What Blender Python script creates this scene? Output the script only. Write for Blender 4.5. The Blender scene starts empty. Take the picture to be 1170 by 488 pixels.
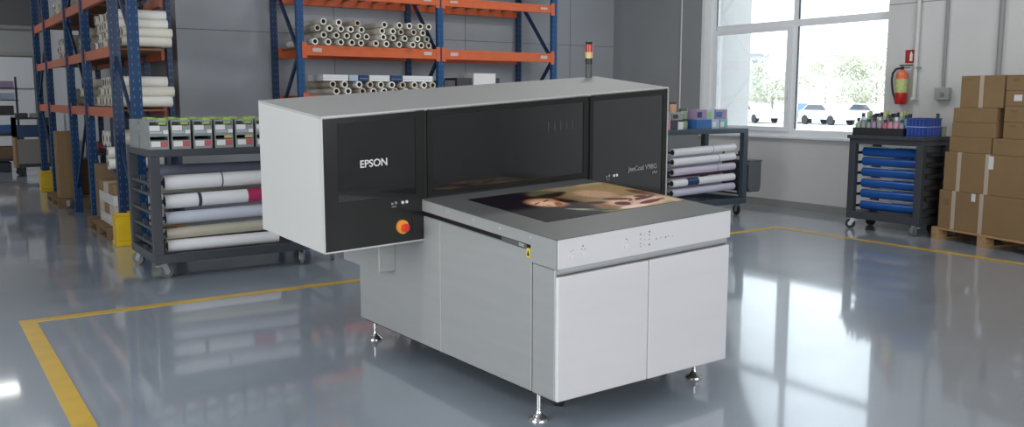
import bpy, math, random
from mathutils import Vector, Matrix
random.seed(7)
S = bpy.context.scene
C = bpy.context.collection
PI = math.pi

# ------------------------------------------------------------------ camera, sky, lights, exposure
cam_d = bpy.data.cameras.new('camera'); cam = bpy.data.objects.new('camera', cam_d); C.objects.link(cam)
cam_d.sensor_width = 36.0; cam_d.lens = 1002.32 / 1170 * 36; cam_d.clip_end = 600
cam.location = (0, 0, 1.5); cam.rotation_euler = (PI/2 - 0.1305, 0, -0.6007)
S.camera = cam
S.view_settings.view_transform = 'Standard'; S.view_settings.look = 'None'
S.view_settings.gamma = 1; S.view_settings.use_curve_mapping = False
S.view_settings.exposure = 0.0

W = bpy.data.worlds.new('sky'); S.world = W; W.use_nodes = True
bg = W.node_tree.nodes['Background']
bg.inputs[0].default_value = (0.82, 0.91, 1.0, 1); bg.inputs[1].default_value = 3.6

def area(name, loc, rot, sx, sy, power, col=(1, 1, 1), spread=PI):
    l = bpy.data.lights.new(name, 'AREA'); l.shape = 'RECTANGLE'; l.size = sx; l.size_y = sy
    l.energy = power; l.color = col; l.spread = spread
    o = bpy.data.objects.new(name, l); C.objects.link(o); o.location = loc; o.rotation_euler = rot
    return o
# unseen fill lights added on the left and behind the camera
area('left_fill_light', (-4.6, 3.0, 2.3), (0, -PI/2, 0), 3.0, 5.0, 300, (0.95, 0.98, 1.0))
area('rear_fill_light', (2.0, -4.6, 2.6), (PI/2, 0, 0), 7.0, 2.6, 400, (0.97, 0.98, 1.0))
# ceiling lamps of the hall
for (x, y, p) in ((-1.8, 3.8, 60), (7.9, 3.6, 40), (1.2, 9.0, 14), (6.6, 7.6, 75), (0.8, 15.0, 18), (-2.4, 21.0, 210)):
    area('ceiling_lamp_light', (x, y, 4.93), (0, 0, 0), 1.6 if y < 10 else .6, 0.5, p, (1.0, 0.99, 0.96))
sun = bpy.data.lights.new('sun', 'SUN'); sun.energy = 3.0; sun.angle = 0.05; sun.color = (1, .96, .9)
so = bpy.data.objects.new('sun', sun); C.objects.link(so); so.rotation_mode = 'QUATERNION'; so.rotation_quaternion = Vector((0, 0, -1)).rotation_difference(Vector((.55, -.35, -.75)))

# ------------------------------------------------------------------ materials
MATS = {}
def mat(name, col, rough=0.5, metal=0.0, noise=0.0, nscale=8.0, bump=0.0, bscale=40.0, stretch=(1, 1, 1),
        coat=0.0, emit=0.0, spec=0.5, rvar=0.0):
    if name in MATS: return MATS[name]
    m = bpy.data.materials.new(name); m.use_nodes = True; N = m.node_tree.nodes; L = m.node_tree.links
    b = N['Principled BSDF']
    b.inputs['Base Color'].default_value = (*col, 1); b.inputs['Roughness'].default_value = rough
    b.inputs['Metallic'].default_value = metal; b.inputs['Specular IOR Level'].default_value = spec
    b.inputs['Coat Weight'].default_value = coat; b.inputs['Coat Roughness'].default_value = 0.06
    if emit:
        b.inputs['Emission Color'].default_value = (*col, 1); b.inputs['Emission Strength'].default_value = emit
    tc = N.new('ShaderNodeTexCoord'); mp = N.new('ShaderNodeMapping'); mp.inputs['Scale'].default_value = stretch
    L.new(tc.outputs['Object'], mp.inputs[0])
    if noise or rvar:
        t = N.new('ShaderNodeTexNoise'); t.inputs['Scale'].default_value = nscale; t.inputs['Detail'].default_value = 4
        L.new(mp.outputs[0], t.inputs['Vector'])
        if noise:
            r = N.new('ShaderNodeMapRange'); r.inputs[1].default_value = .3; r.inputs[2].default_value = .7
            r.inputs[3].default_value = 1 - noise; r.inputs[4].default_value = 1 + noise
            L.new(t.outputs['Fac'], r.inputs[0])
            v = N.new('ShaderNodeVectorMath'); v.operation = 'SCALE'; v.inputs[0].default_value = col
            L.new(r.outputs[0], v.inputs['Scale']); L.new(v.outputs[0], b.inputs['Base Color'])
        if rvar:
            r2 = N.new('ShaderNodeMapRange'); r2.inputs[1].default_value = .3; r2.inputs[2].default_value = .7
            r2.inputs[3].default_value = max(.02, rough - rvar); r2.inputs[4].default_value = rough + rvar
            L.new(t.outputs['Fac'], r2.inputs[0]); L.new(r2.outputs[0], b.inputs['Roughness'])
    if bump:
        t = N.new('ShaderNodeTexNoise'); t.inputs['Scale'].default_value = bscale; t.inputs['Detail'].default_value = 3
        L.new(mp.outputs[0], t.inputs['Vector'])
        bp = N.new('ShaderNodeBump'); bp.inputs['Strength'].default_value = bump; bp.inputs['Distance'].default_value = .01
        L.new(t.outputs['Fac'], bp.inputs['Height']); L.new(bp.outputs[0], b.inputs['Normal'])
    MATS[name] = m
    return m

M_floor = mat('epoxy_floor', (0.300, 0.345, 0.400), .34, noise=.05, nscale=1.1, rvar=.06, bump=.07, bscale=1.6, stretch=(1, 2.2, 1), spec=.5, coat=1.0)
M_line = mat('yellow_floor_paint', (0.62, 0.40, 0.055), .3, noise=.1, nscale=5, spec=.5)
M_wall = mat('grey_wall_paint', (0.60, 0.60, 0.595), .7, noise=.03, nscale=2)
M_wallb = mat('back_wall_panels', (0.37, 0.395, 0.43), .6, noise=.04, nscale=1.5)
M_wallf = mat('far_wall_panels', (0.30, 0.31, 0.31), .7, noise=.04, nscale=1.5)
M_seam = mat('panel_seam', (0.16, 0.17, 0.18), .8)
M_ceil = mat('ceiling_paint', (0.35, 0.36, 0.37), .9, noise=.03)
M_base = mat('baseboard_concrete', (0.26, 0.26, 0.25), .7, noise=.06)
M_pvc = mat('white_window_plastic', (0.78, 0.81, 0.83), .35, noise=.01)
M_jamb = mat('white_plaster', (0.74, 0.75, 0.75), .8, noise=.02)
M_sheetw = mat('white_painted_metal', (0.62, 0.62, 0.61), .42, metal=.15, noise=.02, nscale=3, stretch=(1, 1, .15))
M_top = mat('grey_top_sheet', (0.44, 0.44, 0.43), .6, metal=.0, noise=.02, nscale=3)
M_steel = mat('brushed_grey_metal', (0.44, 0.45, 0.445), .42, metal=.35, noise=.03, nscale=6, stretch=(.3, .3, 3), bump=.02, bscale=60)
M_door = mat('light_grey_front_panel', (0.70, 0.69, 0.70), .42, metal=.05, noise=.02, nscale=4, stretch=(.2, .2, 3))
M_bed = mat('grey_bed_surface', (0.135, 0.14, 0.138), .45, metal=.1, noise=.02)
M_groove = mat('shadow_gap_grey', (0.10, 0.10, 0.10), .5, noise=.02)
M_black = mat('black_panel', (0.016, 0.016, 0.015), .22, noise=.02, spec=.5)
M_glassk = mat('smoked_glass', (0.012, 0.012, 0.012), .05, spec=1.0, coat=.6, noise=.01)
M_frame = mat('black_panel_frame', (0.012, 0.012, 0.012), .35, noise=.02)
M_edge = mat('bright_metal_edge', (0.62, 0.62, 0.60), .35, metal=.3)
M_slot = mat('dark_slot', (0.004, 0.004, 0.004), .5)
M_chrome = mat('chromed_steel', (0.62, 0.62, 0.62), .2, metal=.9, noise=.02)
M_ink = mat('white_lettering', (0.75, 0.75, 0.74), .5)
M_inkg = mat('grey_lettering', (0.30, 0.30, 0.30), .5)
M_red = mat('red_plastic', (0.75, 0.035, 0.02), .35)
M_orange = mat('amber_plastic', (0.90, 0.36, 0.05), .35)
M_label = mat('yellow_warning_label', (0.75, 0.58, 0.08), .5)
M_towerred = mat('red_lens', (0.50, 0.045, 0.03), .25)
M_towery = mat('amber_lens', (0.72, 0.50, 0.20), .25)
M_towerk = mat('black_tower_ring', (0.01, 0.01, 0.012), .4)
M_towerg = mat('dark_grey_tower_pole', (0.08, 0.085, 0.085), .45)
M_cartk = mat('charcoal_cart_frame', (0.050, 0.055, 0.066), .4, noise=.05)
M_cartn = mat('slate_blue_cart_frame', (0.055, 0.072, 0.095), .4, noise=.05)
M_rubber = mat('black_rubber', (0.02, 0.02, 0.022), .6)
M_wheelg = mat('grey_wheel', (0.16, 0.17, 0.17), .5)
M_fork = mat('zinc_caster_fork', (0.50, 0.55, 0.56), .35, metal=.6)
M_brass = mat('brass_caster_fork', (0.55, 0.40, 0.10), .4, metal=.5)
M_paper = mat('white_vinyl_roll', (0.84, 0.84, 0.86), .4, noise=.02, nscale=3)
M_paperb = mat('bluish_vinyl_roll', (0.60, 0.64, 0.74), .4, noise=.02)
M_paperg = mat('slate_grey_vinyl_roll', (0.17, 0.19, 0.25), .4, noise=.02)
M_champ = mat('champagne_foil_roll', (0.62, 0.58, 0.46), .35, metal=.25, noise=.03)
M_core = mat('cardboard_core', (0.20, 0.17, 0.13), .8)
M_dark = mat('dark_hollow', (0.012, 0.012, 0.014), .8)
M_magenta = mat('magenta_print', (0.48, 0.03, 0.13), .4, noise=.1)
M_pinkp = mat('pale_pink_print', (0.66, 0.52, 0.58), .4, noise=.1)
M_tube = mat('beige_paper_tube', (0.70, 0.675, 0.59), .7, noise=.06, nscale=4)
M_tubeb = mat('brown_paper_tube', (0.52, 0.45, 0.38), .7, noise=.05)
M_tubew = mat('white_paper_tube', (0.80, 0.79, 0.74), .7, noise=.04)
M_tubeg = mat('green_grey_paper_tube', (0.36, 0.39, 0.31), .7, noise=.05)
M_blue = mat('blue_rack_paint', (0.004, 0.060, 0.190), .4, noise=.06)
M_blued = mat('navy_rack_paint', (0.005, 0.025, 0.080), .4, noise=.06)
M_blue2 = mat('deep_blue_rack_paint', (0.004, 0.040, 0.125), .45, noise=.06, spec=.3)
M_hole = mat('perforation', (0.04, 0.14, 0.27), .5)
M_or = mat('orange_beam_paint', (0.62, 0.125, 0.040), .4, noise=.06)
M_plate = mat('pale_beam_label', (0.60, 0.46, 0.42), .6)
M_deck = mat('chipboard_deck', (0.22, 0.10, 0.05), .8, noise=.1)
M_guard = mat('yellow_guard_plastic', (0.72, 0.47, 0.012), .4, noise=.03)
M_card = mat('brown_cardboard', (0.270, 0.170, 0.080), .75, noise=.06, nscale=5)
M_card2 = mat('dark_cardboard', (0.215, 0.135, 0.075), .75, noise=.06)
M_tape = mat('pale_packing_tape', (0.52, 0.44, 0.34), .3)
M_white = mat('white_label_paper', (0.74, 0.74, 0.74), .6)
M_wood = mat('pine_pallet_wood', (0.45, 0.27, 0.13), .7, noise=.18, nscale=9, stretch=(4, 1, 4))
M_woodd = mat('worn_pallet_wood', (0.20, 0.12, 0.06), .8, noise=.15)
M_crate = mat('grey_plastic_bin', (0.27, 0.29, 0.29), .4, noise=.05)
M_crated = mat('charcoal_bin_content', (0.025, 0.027, 0.03), .6, noise=.2, nscale=20)
M_green = mat('lime_green_label', (0.36, 0.52, 0.14), .5, noise=.1)
M_rlabel = mat('dusty_red_label', (0.50, 0.11, 0.11), .5)
M_yel = mat('yellow_carton', (0.66, 0.50, 0.18), .5)
M_bfilm = mat('blue_film_roll', (0.006, 0.080, 0.330), .3, noise=.1, nscale=4)
M_bplas = mat('blue_plastic_crate', (0.02, 0.05, 0.26), .35, noise=.08)
M_bbox = mat('blue_box', (0.03, 0.13, 0.36), .45, noise=.05)
M_navy = mat('navy_box', (0.015, 0.045, 0.13), .45, noise=.05)
M_lblue = mat('pale_blue_box', (0.40, 0.50, 0.62), .5, noise=.05)
M_teal = mat('teal_bottle', (0.20, 0.45, 0.43), .35)
M_mauve = mat('mauve_box', (0.34, 0.24, 0.38), .5, noise=.06)
M_pink = mat('pink_box', (0.55, 0.27, 0.33), .5, noise=.06)
M_olive = mat('sage_green_tub', (0.33, 0.42, 0.30), .45, noise=.05)
M_bin = mat('grey_waste_bin', (0.11, 0.12, 0.13), .5, noise=.03)
M_extred = mat('extinguisher_red', (0.50, 0.02, 0.015), .3)
M_extor = mat('extinguisher_orange_red', (0.72, 0.16, 0.07), .3)
M_extlab = mat('extinguisher_label', (0.52, 0.56, 0.22), .5, noise=.15, nscale=30)
M_sign = mat('red_sign', (0.42, 0.02, 0.02), .4)
M_pipe = mat('white_conduit', (0.62, 0.62, 0.60), .5)
M_pipeg = mat('grey_conduit', (0.27, 0.28, 0.28), .5)
M_swbox = mat('grey_switch_box', (0.36, 0.38, 0.39), .5)
M_asph = mat('parking_asphalt', (0.46, 0.46, 0.46), .9, noise=.08)
M_leaf = mat('spring_leaves', (0.62, 0.64, 0.53), .7, noise=.15)
M_bark = mat('pale_bark', (0.40, 0.36, 0.30), .9)
M_carw = mat('white_car_paint', (0.75, 0.76, 0.78), .3)
M_carb = mat('blue_car_paint', (0.10, 0.17, 0.33), .3)
M_cargl = mat('car_window', (0.08, 0.09, 0.11), .1)
M_facade = mat('pale_facade', (0.52, 0.51, 0.50), .9, noise=.02)
M_blok = mat('distant_apartment_wall', (0.42, 0.41, 0.42), .9)
M_blokw = mat('distant_apartment_windows', (0.20, 0.22, 0.27), .6)
M_bench = mat('dark_workbench', (0.045, 0.05, 0.06), .6, noise=.15)

def glass_mat():
    m = bpy.data.materials.new('window_glass'); m.use_nodes = True; N = m.node_tree.nodes; L = m.node_tree.links
    N.remove(N['Principled BSDF']); out = N['Material Output']
    t = N.new('ShaderNodeBsdfTransparent'); t.inputs[0].default_value = (.97, .985, .98, 1)
    g = N.new('ShaderNodeBsdfGlossy'); g.inputs['Roughness'].default_value = .02
    f = N.new('ShaderNodeFresnel'); f.inputs[0].default_value = 1.45
    x = N.new('ShaderNodeMixShader'); L.new(f.outputs[0], x.inputs[0]); L.new(t.outputs[0], x.inputs[1]); L.new(g.outputs[0], x.inputs[2])
    L.new(x.outputs[0], out.inputs[0]); return m
M_glass = glass_mat()

# ------------------------------------------------------------------ mesh helper
class MB:
    def __init__(s, xf=None): s.v = []; s.f = []; s.mi = []; s.sm = []; s.mats = []; s.xf = xf
    def m(s, mt):
        if mt not in s.mats: s.mats.append(mt)
        return s.mats.index(mt)
    def add(s, vs, fs, mt, smooth=False):
        b = len(s.v); k = s.m(mt); s.v += [tuple(p) for p in vs]
        for f in fs: s.f.append(tuple(b + i for i in f)); s.mi.append(k); s.sm.append(smooth)
        return s
    def box(s, x0, x1, y0, y1, z0, z1, mt):
        v = [(x, y, z) for z in (z0, z1) for y in (y0, y1) for x in (x0, x1)]
        return s.add(v, [(0, 2, 3, 1), (4, 5, 7, 6), (0, 1, 5, 4), (2, 6, 7, 3), (0, 4, 6, 2), (1, 3, 7, 5)], mt)
    def prism(s, pts, axis, a0, a1, mt, smooth=False):   # polygon in the other two axes, swept along axis
        n = len(pts); vs = []
        for a in (a0, a1):
            for (p, q) in pts:
                vs.append((a, p, q) if axis == 0 else (p, a, q) if axis == 1 else (p, q, a))
        fs = [tuple(range(n))[::-1], tuple(range(n, 2*n))] + [(i, (i+1) % n, n+(i+1) % n, n+i) for i in range(n)]
        return s.add(vs, fs, mt, smooth)
    def cyl(s, p0, p1, r, mt, seg=20, r1=None, caps=True, capm=None):
        p0 = Vector(p0); p1 = Vector(p1); r1 = r if r1 is None else r1
        d = (p1 - p0).normalized(); a = Vector((0, 0, 1)) if abs(d.z) < .9 else Vector((1, 0, 0))
        u = d.cross(a).normalized(); w = d.cross(u)
        vs = []
        for (p, rr) in ((p0, r), (p1, r1)):
            for i in range(seg):
                t = 2*PI*i/seg; vs.append(p + u*rr*math.cos(t) + w*rr*math.sin(t))
        s.add(vs, [(i, (i+1) % seg, seg+(i+1) % seg, seg+i) for i in range(seg)], mt, True)
        if caps:
            s.add(vs[:seg], [tuple(range(seg))[::-1]], capm or mt); s.add(vs[seg:], [tuple(range(seg))], capm or mt)
        return s
    def pipe(s, p0, p1, r, ri, mt, mi_, seg=18, depth=None):      # open tube with real wall thickness
        p0 = Vector(p0); p1 = Vector(p1); d = (p1-p0).normalized()
        a = Vector((0, 0, 1)) if abs(d.z) < .9 else Vector((1, 0, 0)); u = d.cross(a).normalized(); w = d.cross(u)
        def ring(p, rr): return [p + u*rr*math.cos(2*PI*i/seg) + w*rr*math.sin(2*PI*i/seg) for i in range(seg)]
        R = [ring(p0, r), ring(p1, r), ring(p1, ri), ring(p0, ri)]; vs = sum(R, [])
        q = lambda A, B: [(A*seg+i, A*seg+(i+1) % seg, B*seg+(i+1) % seg, B*seg+i) for i in range(seg)]
        s.add(vs, q(0, 1), mt, True); s.add(vs, q(1, 2)+q(3, 0), mt); s.add(vs, q(2, 3), mi_, True)
        return s
    def tube(s, pts, r, mt, seg=8):
        for a, b in zip(pts[:-1], pts[1:]): s.cyl(a, b, r, mt, seg)
        return s
    def lathe(s, prof, c, mt, seg=20):       # prof: (radius, z) upwards
        vs = []
        for (r, z) in prof:
            for i in range(seg): vs.append((c[0]+r*math.cos(2*PI*i/seg), c[1]+r*math.sin(2*PI*i/seg), c[2]+z))
        fs = [(k*seg+i, k*seg+(i+1) % seg, (k+1)*seg+(i+1) % seg, (k+1)*seg+i) for k in range(len(prof)-1) for i in range(seg)]
        s.add(vs, fs, mt, True); n = len(prof)-1
        s.add(vs[:seg], [tuple(range(seg))[::-1]], mt); s.add(vs[n*seg:], [tuple(range(seg))], mt)
        return s
    def build(s, name, parent=None, bevel=0.0, loc=None, rot=None):
        me = bpy.data.meshes.new(name); vs = [s.xf(p) for p in s.v] if s.xf else s.v
        me.from_pydata(vs, [], s.f)
        for mt in s.mats: me.materials.append(mt)
        me.polygons.foreach_set('material_index', s.mi); me.polygons.foreach_set('use_smooth', s.sm); me.update()
        o = bpy.data.objects.new(name, me); C.objects.link(o)
        if parent: o.parent = parent
        if loc: o.location = loc
        if rot: o.rotation_euler = rot
        if bevel:
            b = o.modifiers.new('bevel', 'BEVEL'); b.width = bevel; b.segments = 2; b.limit_method = 'ANGLE'; b.angle_limit = math.radians(50)
            b.harden_normals = False
        return o

def tag(o, label, cat, group=None):
    o['label'] = label; o['category'] = cat
    if group: o['group'] = group
    return o
def thing(name, loc, label, cat, group=None, rz=0):
    o = bpy.data.objects.new(name, None); C.objects.link(o); o.location = loc; o.rotation_euler = (0, 0, rz)
    o.empty_display_size = .1
    return tag(o, label, cat, group)
def struct(o): o['kind'] = 'structure'; return o
def copy_tree(o, parent=None):
    c = o.copy(); C.objects.link(c); c.parent = parent
    for ch in list(o.children):
        if ch is not c: copy_tree(ch, c)
    return c
ORD = ['first', 'second', 'third', 'fourth', 'fifth', 'sixth', 'seventh', 'eighth', 'ninth', 'tenth', 'eleventh', 'twelfth',
       'thirteenth', 'fourteenth', 'fifteenth', 'sixteenth']

# ------------------------------------------------------------------ the hall
XR = 9.93; YB = 11.46; ZC = 5.0
struct(MB().box(-6, XR+.25, -5, 30, -.12, 0, M_floor).build('floor'))
struct(MB().box(-6, XR+.25, -5, 30, ZC, ZC+.15, M_ceil).build('ceiling'))
struct(MB().box(-6.15, -6, -5, 30, 0, ZC, M_wall).build('wall_left'))
struct(MB().box(-6.15, XR+.25, -5.15, -5, 0, ZC, M_wall).build('wall_front'))
# right wall with its deep window opening
WY0, WY1, WZ0, WZ1 = 6.39, 9.40, 0.985, 3.9
w = MB()
w.box(XR, XR+.25, -5, WY0, 0, ZC, M_wall).box(XR, XR+.25, WY1, YB, 0, ZC, mat('shade_toned_grey_wall', (0.27, 0.28, 0.29), .7, noise=.03, nscale=2))  # wall past the window: its shade is put into a darker grey
w.box(XR, XR+.25, WY0, WY1, 0, WZ0-.03, M_wall).box(XR, XR+.25, WY0, WY1, WZ1, ZC, M_wall)
for y in (4.35, 1.9): w.box(XR-.002, XR, y-.004, y+.004, 0, ZC, M_seam)
w.box(XR-.002, XR, 0, WY0, 2.62, 2.628, M_seam)
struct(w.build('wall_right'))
struct(MB().box(XR+.001, XR+.2, WY1-.004, WY1, WZ0, WZ1, M_jamb).box(XR+.001, XR+.2, WY0, WY0+.004, WZ0, WZ1, M_jamb)
       .box(XR-.006, XR-.0005, WY1, WY1+.05, WZ0-.05, WZ1+.05, M_jamb).build('trim_1'))
# back wall panels and the partition beside the left aisle
XP = 2.82
w = MB(); w.box(XP, XR+.25, YB, YB+.15, 0, ZC, M_wallb)
for x in (4.9, 7.0, 9.0): w.box(x-.004, x+.004, YB-.003, YB, 0, ZC, M_seam)
for z in (1.25, 2.36, 3.5): w.box(XP, XR, YB-.003, YB, z-.004, z+.004, M_seam)
struct(w.build('wall_back'))
struct(MB().box(XP, XP+.15, YB+.15, 24, 0, ZC, M_wallb).build('wall_partition'))
w = MB(); w.box(-6, XP, 24, 24.15, 0, ZC, M_wallf)
w.box(-6, XP, 23.93, 24, 3.12, 3.2, M_base); w.box(-6, XP, 23.97, 24, 2.50, 2.58, M_base)
w.box(-6, XP, 23.98, 24, 3.2, ZC, mat('far_wall_dark_band', (0.12, 0.12, 0.125), .8))
struct(w.build('wall_far'))
struct(MB().box(1.45, 2.55, 23.90, 23.985, 0, 2.46, mat('pale_grey_door_sheet', (0.60, 0.62, 0.65), .5))
       .box(1.45, 2.55, 23.88, 23.9, 1.72, 1.74, M_seam).build('door_1'))
struct(MB().box(XR-.025, XR, -5, YB, 0, .10, M_base).build('baseboard_right'))
struct(MB().box(XP, XR-.025, YB-.02, YB, 0, .10, M_base).build('baseboard_back'))
# painted floor lines
l = MB()
l.box(.52, 8.35, 6.585, 6.68, .0005, .0025, M_line); l.box(.52, .62, -1, 6.585, .0005, .0025, M_line); l.box(8.26, 8.35, -1, 6.585, .0005, .0025, M_line)
struct(l.build('trim_2'))

# window
XW = XR+.14
fr = MB()
fw = .055
fr.box(XW, XW+.06, WY1-.11, WY1-.004, WZ0, WZ1, M_pvc).box(XW, XW+.06, WY0+.004, WY0+.07, WZ0, WZ1, M_pvc)
fr.box(XW, XW+.06, 7.82, 7.90, WZ0, WZ1, M_pvc)
for (ya, yb_) in ((WY0+.07, 7.82), (7.90, WY1-.11)):
    fr.box(XW+.001, XW+.059, ya, yb_, WZ0, WZ0+.085, M_pvc).box(XW+.001, XW+.059, ya, yb_, WZ1-.08, WZ1, M_pvc).box(XW+.001, XW+.059, ya, yb_, 2.47, 2.565, M_pvc)
wf = struct(fr.build('window_1'))
sash = MB()
y0, y1, z0, z1 = 7.90, WY1-.11, WZ0+.06, 2.485
sash.box(XW-.025, XW-.0005, y0-.01, y0+.08, z0, z1, M_pvc).box(XW-.025, XW-.0005, y1-.05, y1+.01, z0, z1, M_pvc)
sash.box(XW-.024, XW-.0005, y0+.08, y1-.05, z0, z0+.06, M_pvc).box(XW-.024, XW-.0005, y0+.08, y1-.05, z1-.06, z1, M_pvc)
sash.build('sash', wf)
h = MB(); h.box(XW-.05, XW-.025, 7.925, 7.95, 1.60, 1.64, M_pvc).box(XW-.065, XW-.045, 7.925, 7.95, 1.50, 1.65, M_pvc)
h.build('handle', wf, bevel=.004)
MB().box(XW+.025, XW+.032, WY0+.06, WY1-.1, WZ0+.07, WZ1-.07, M_glass).build('pane', wf)
MB().box(XW+.0, XW+.022, WY1-.118, WY1-.111, WZ0+.1, WZ1-.1, M_groove).box(XW+.002, XW+.022, 7.806, 7.8195, WZ0+.1, WZ1-.1, M_groove).build('seal', wf)
struct(MB().box(XR-.05, XW, WY0-.03, WY1+.03, WZ0-.03, WZ0, M_pvc).build('window_sill', bevel=.005))

# outside
struct(MB().box(XR+.25, 330, -60, 330, -.5, -.3, M_asph).build('ground_outside'))
struct(MB().box(XR+.27, 11.05, 9.47, 9.8, -.3, 7, M_facade).build('wall_exterior'))
def tree(x, y, h, r, label, seed, n=9000):
    rnd = random.Random(seed)
    t = thing('tree', (x, y, -.3), label, 'tree', 'trees across the parking area')
    tr = MB(); tr.cyl((0, 0, 0), (.05, 0, h*.45), .13, M_bark, 10, .09)
    for k in range(6):
        a = k*1.05+seed; tr.cyl((.03, 0, h*(.28+.05*k)), (math.cos(a)*r*.6, math.sin(a)*r*.6, h*(.5+.06*k)), .05, M_bark, 6, .02)
    tr.build('trunk', t)
    lf = MB()
    cl = [(rnd.uniform(-.7, .7)*r, rnd.uniform(-.7, .7)*r, h*rnd.uniform(.22, .90), r*rnd.uniform(.16, .34)) for _ in range(60)]
    for i in range(n):
        cx, cy, cz, cr = cl[i % len(cl)]
        d = Vector((rnd.gauss(0, 1), rnd.gauss(0, 1), rnd.gauss(0, .8))).normalized()*cr*rnd.uniform(.3, 1)
        p = Vector((cx, cy, cz))+d; s = rnd.uniform(.10, .20)
        a = Vector((rnd.uniform(-1, 1), rnd.uniform(-1, 1), rnd.uniform(-1, 1))).normalized(); b = a.orthogonal().normalized()
        lf.add([p-a*s, p+b*s*.5, p+a*s, p-b*s*.5], [(0, 1, 2, 3)], M_leaf)
    lf.build('foliage', t)
tree(83.0, 60.5, 8.0, 6.0, 'pale leafy tree behind the right window pane, left of two', 3)
tree(73.0, 47.8, 7.2, 4.6, 'taller pale tree near the right edge of the window', 5)
tree(91.4, 74.5, 6.8, 4.6, 'low pale tree seen in the left window pane', 9)
def car(x, y, rz, paint, label):
    t = thing('car', (x, y, -.3), label, 'car', 'parked cars outside the window', rz)
    b = MB(); b.prism([(-2.1, .35), (-2.15, .75), (-1.9, .92), (-1.0, .98), (-.45, 1.42), (1.1, 1.45), (1.75, 1.0), (2.1, .92), (2.15, .4)][::-1], 1, -.85, .85, paint)
    b.build('body', t, bevel=.05)
    g = MB(); g.prism([(-.9, 1.0), (-.42, 1.36), (1.05, 1.38), (1.6, 1.0)][::-1], 1, -.86, .86, M_cargl); g.build('side_windows', t)
    for wx in (-1.35, 1.35):
        for wy in (-.8, .8): MB().cyl((wx, wy-.1, .33), (wx, wy+.1, .33), .33, M_rubber, 18).build('wheel', t)
car(55.0, 42.3, .65, M_carb, 'dark blue car parked outside, beyond the middle of the window')
car(52.5, 38.0, 1.3, M_carw, 'white car parked outside under the trees, right of the blue car')
car(52.5, 42.8+1.5, 1.2, M_carw, 'white car parked outside in the left window pane')
car(55.5, 36.5, 1.2, mat('silver_car_paint', (0.5, 0.51, 0.53), .3), 'silver car parked outside at the right end of the window')
t = thing('apartment_block', (176, 150, -.3), 'pale distant apartment block seen through the left window pane', 'building', rz=-.6)
MB().box(-3.6, 3.2, -3, 3, 0, 12.5, M_blok).box(-3.9, 3.4, -3.2, 3.2, 12.5, 12.9, M_blok).build('walls', t)
b = MB()
for k in range(4):
    for i in range(3): b.box(-2.9+i*2.1, -1.9+i*2.1, -3.05, -2.95, 1.3+k*2.8, 2.8+k*2.8, M_blokw)
b.build('windows', t)

# ------------------------------------------------------------------ the flatbed printer
# local frame: x along the front, y towards the back, z up; the casing rises slightly to the back and right
PX, PY, PR = 2.3211, 3.0508, 0.0331
H0, KX, KY = 0.1371, 0.0563, 0.0870
def rise(p):
    u, v, z = p
    return (u, v, z + (z-H0)*(KX*u+KY*v)) if z > H0 else (u, v, z)
PW, PD, ZG, ZT, HF, HB, HT = 1.148, 1.925, 0.740, 0.881, 1.135, 0.678, 1.3295
HL, HR = -0.585, 1.880
def P(): return MB(rise)
pr = thing('flatbed_printer', (PX, PY, 0), 'large grey and white industrial flatbed printer with a black glass front', 'printer', rz=PR)
P().box(.01, PW-.006, .17, PD, H0, .800, M_steel).box(.012, PW-.008, .012, .17, H0, .73, M_steel).build('cabinet', pr, bevel=.004)
P().box(.16, PW-.16, .30, PD-.30, .045, H0-.012, M_slot).build('under_shade_block', pr)  # black block added beneath to deepen the shade under the printer
P().box(.02, PW-.03, .02, PD-.01, H0-.012, H0+.0005, M_slot).build('under_shade_plate', pr)  # black sheet added to darken the underside and its floor reflection
P().box(0, .01, .170, .962, H0+.002, .797, M_steel).build('side_panel', pr, bevel=.003)
P().box(0, .01, .970, PD, H0+.002, .797, M_steel).build('side_panel', pr, bevel=.003)
P().box(-.002, .012, .963, .969, H0+.002, .80, M_edge).build('panel_seam_strip', pr)
P().box(0, .014, .0, .163, H0, .742, M_steel).build('corner_post', pr, bevel=.004)
P().box(.0, .565, -.022, .0, H0, .712, M_door).build('door', pr, bevel=.006)
P().box(.569, PW, -.022, .0, H0, .712, M_door).build('door', pr, bevel=.006)
P().box(.012, PW-.01, -.003, .17, .712, .748, M_groove).build('handle_recess', pr)
hl = P().prism([(-.014, .722), (-.022, .733), (-.018, .748), (.0, .748), (.0, .722)], 0, .01, PW-.02, M_steel).build('handle_rail', pr)
# bed: solid fascia block at the front, thin slab behind
P().box(-.006, PW+.004, -.006, .165, .748, ZT, M_sheetw).build('bed_block', pr)
P().box(-.002, PW+.002, -.023, -.006, .748, ZT, M_door).build('control_fascia', pr, bevel=.004)
P().box(-.008, PW+.006, .165, PD-.15, .826, ZT, M_steel).build('bed_slab', pr)
P().box(-.009, -.0062, -.02, .165, .749, ZT-.001, M_steel).build('bed_end_cap', pr)
P().box(-.010, PW+.006, -.022, PD-.15, ZT, ZT+.0035, M_bed).build('bed_surface', pr)
P().box(.006, PW, .165, PD-.15, .800, .826, M_slot).build('slide_gap', pr)
P().box(-.004, .006, .20, .40, .803, .822, M_groove).box(-.006, .0, .22, .26, .806, .820, M_steel).build('rail_end', pr)
for v in (.878, .632, .406, .164):
    P().cyl((-.0085, v, .860), (-.0125, v, .860), .006, M_edge, 10).build('screw', pr)
P().box(-.0025, .0, .176, .206, .762, .806, M_label).prism([(.183, .770), (.201, .770), (.192, .796)], 0, -.004, -.0025, M_slot).build('warning_label', pr)['label'] = 'small yellow warning label'
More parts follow.
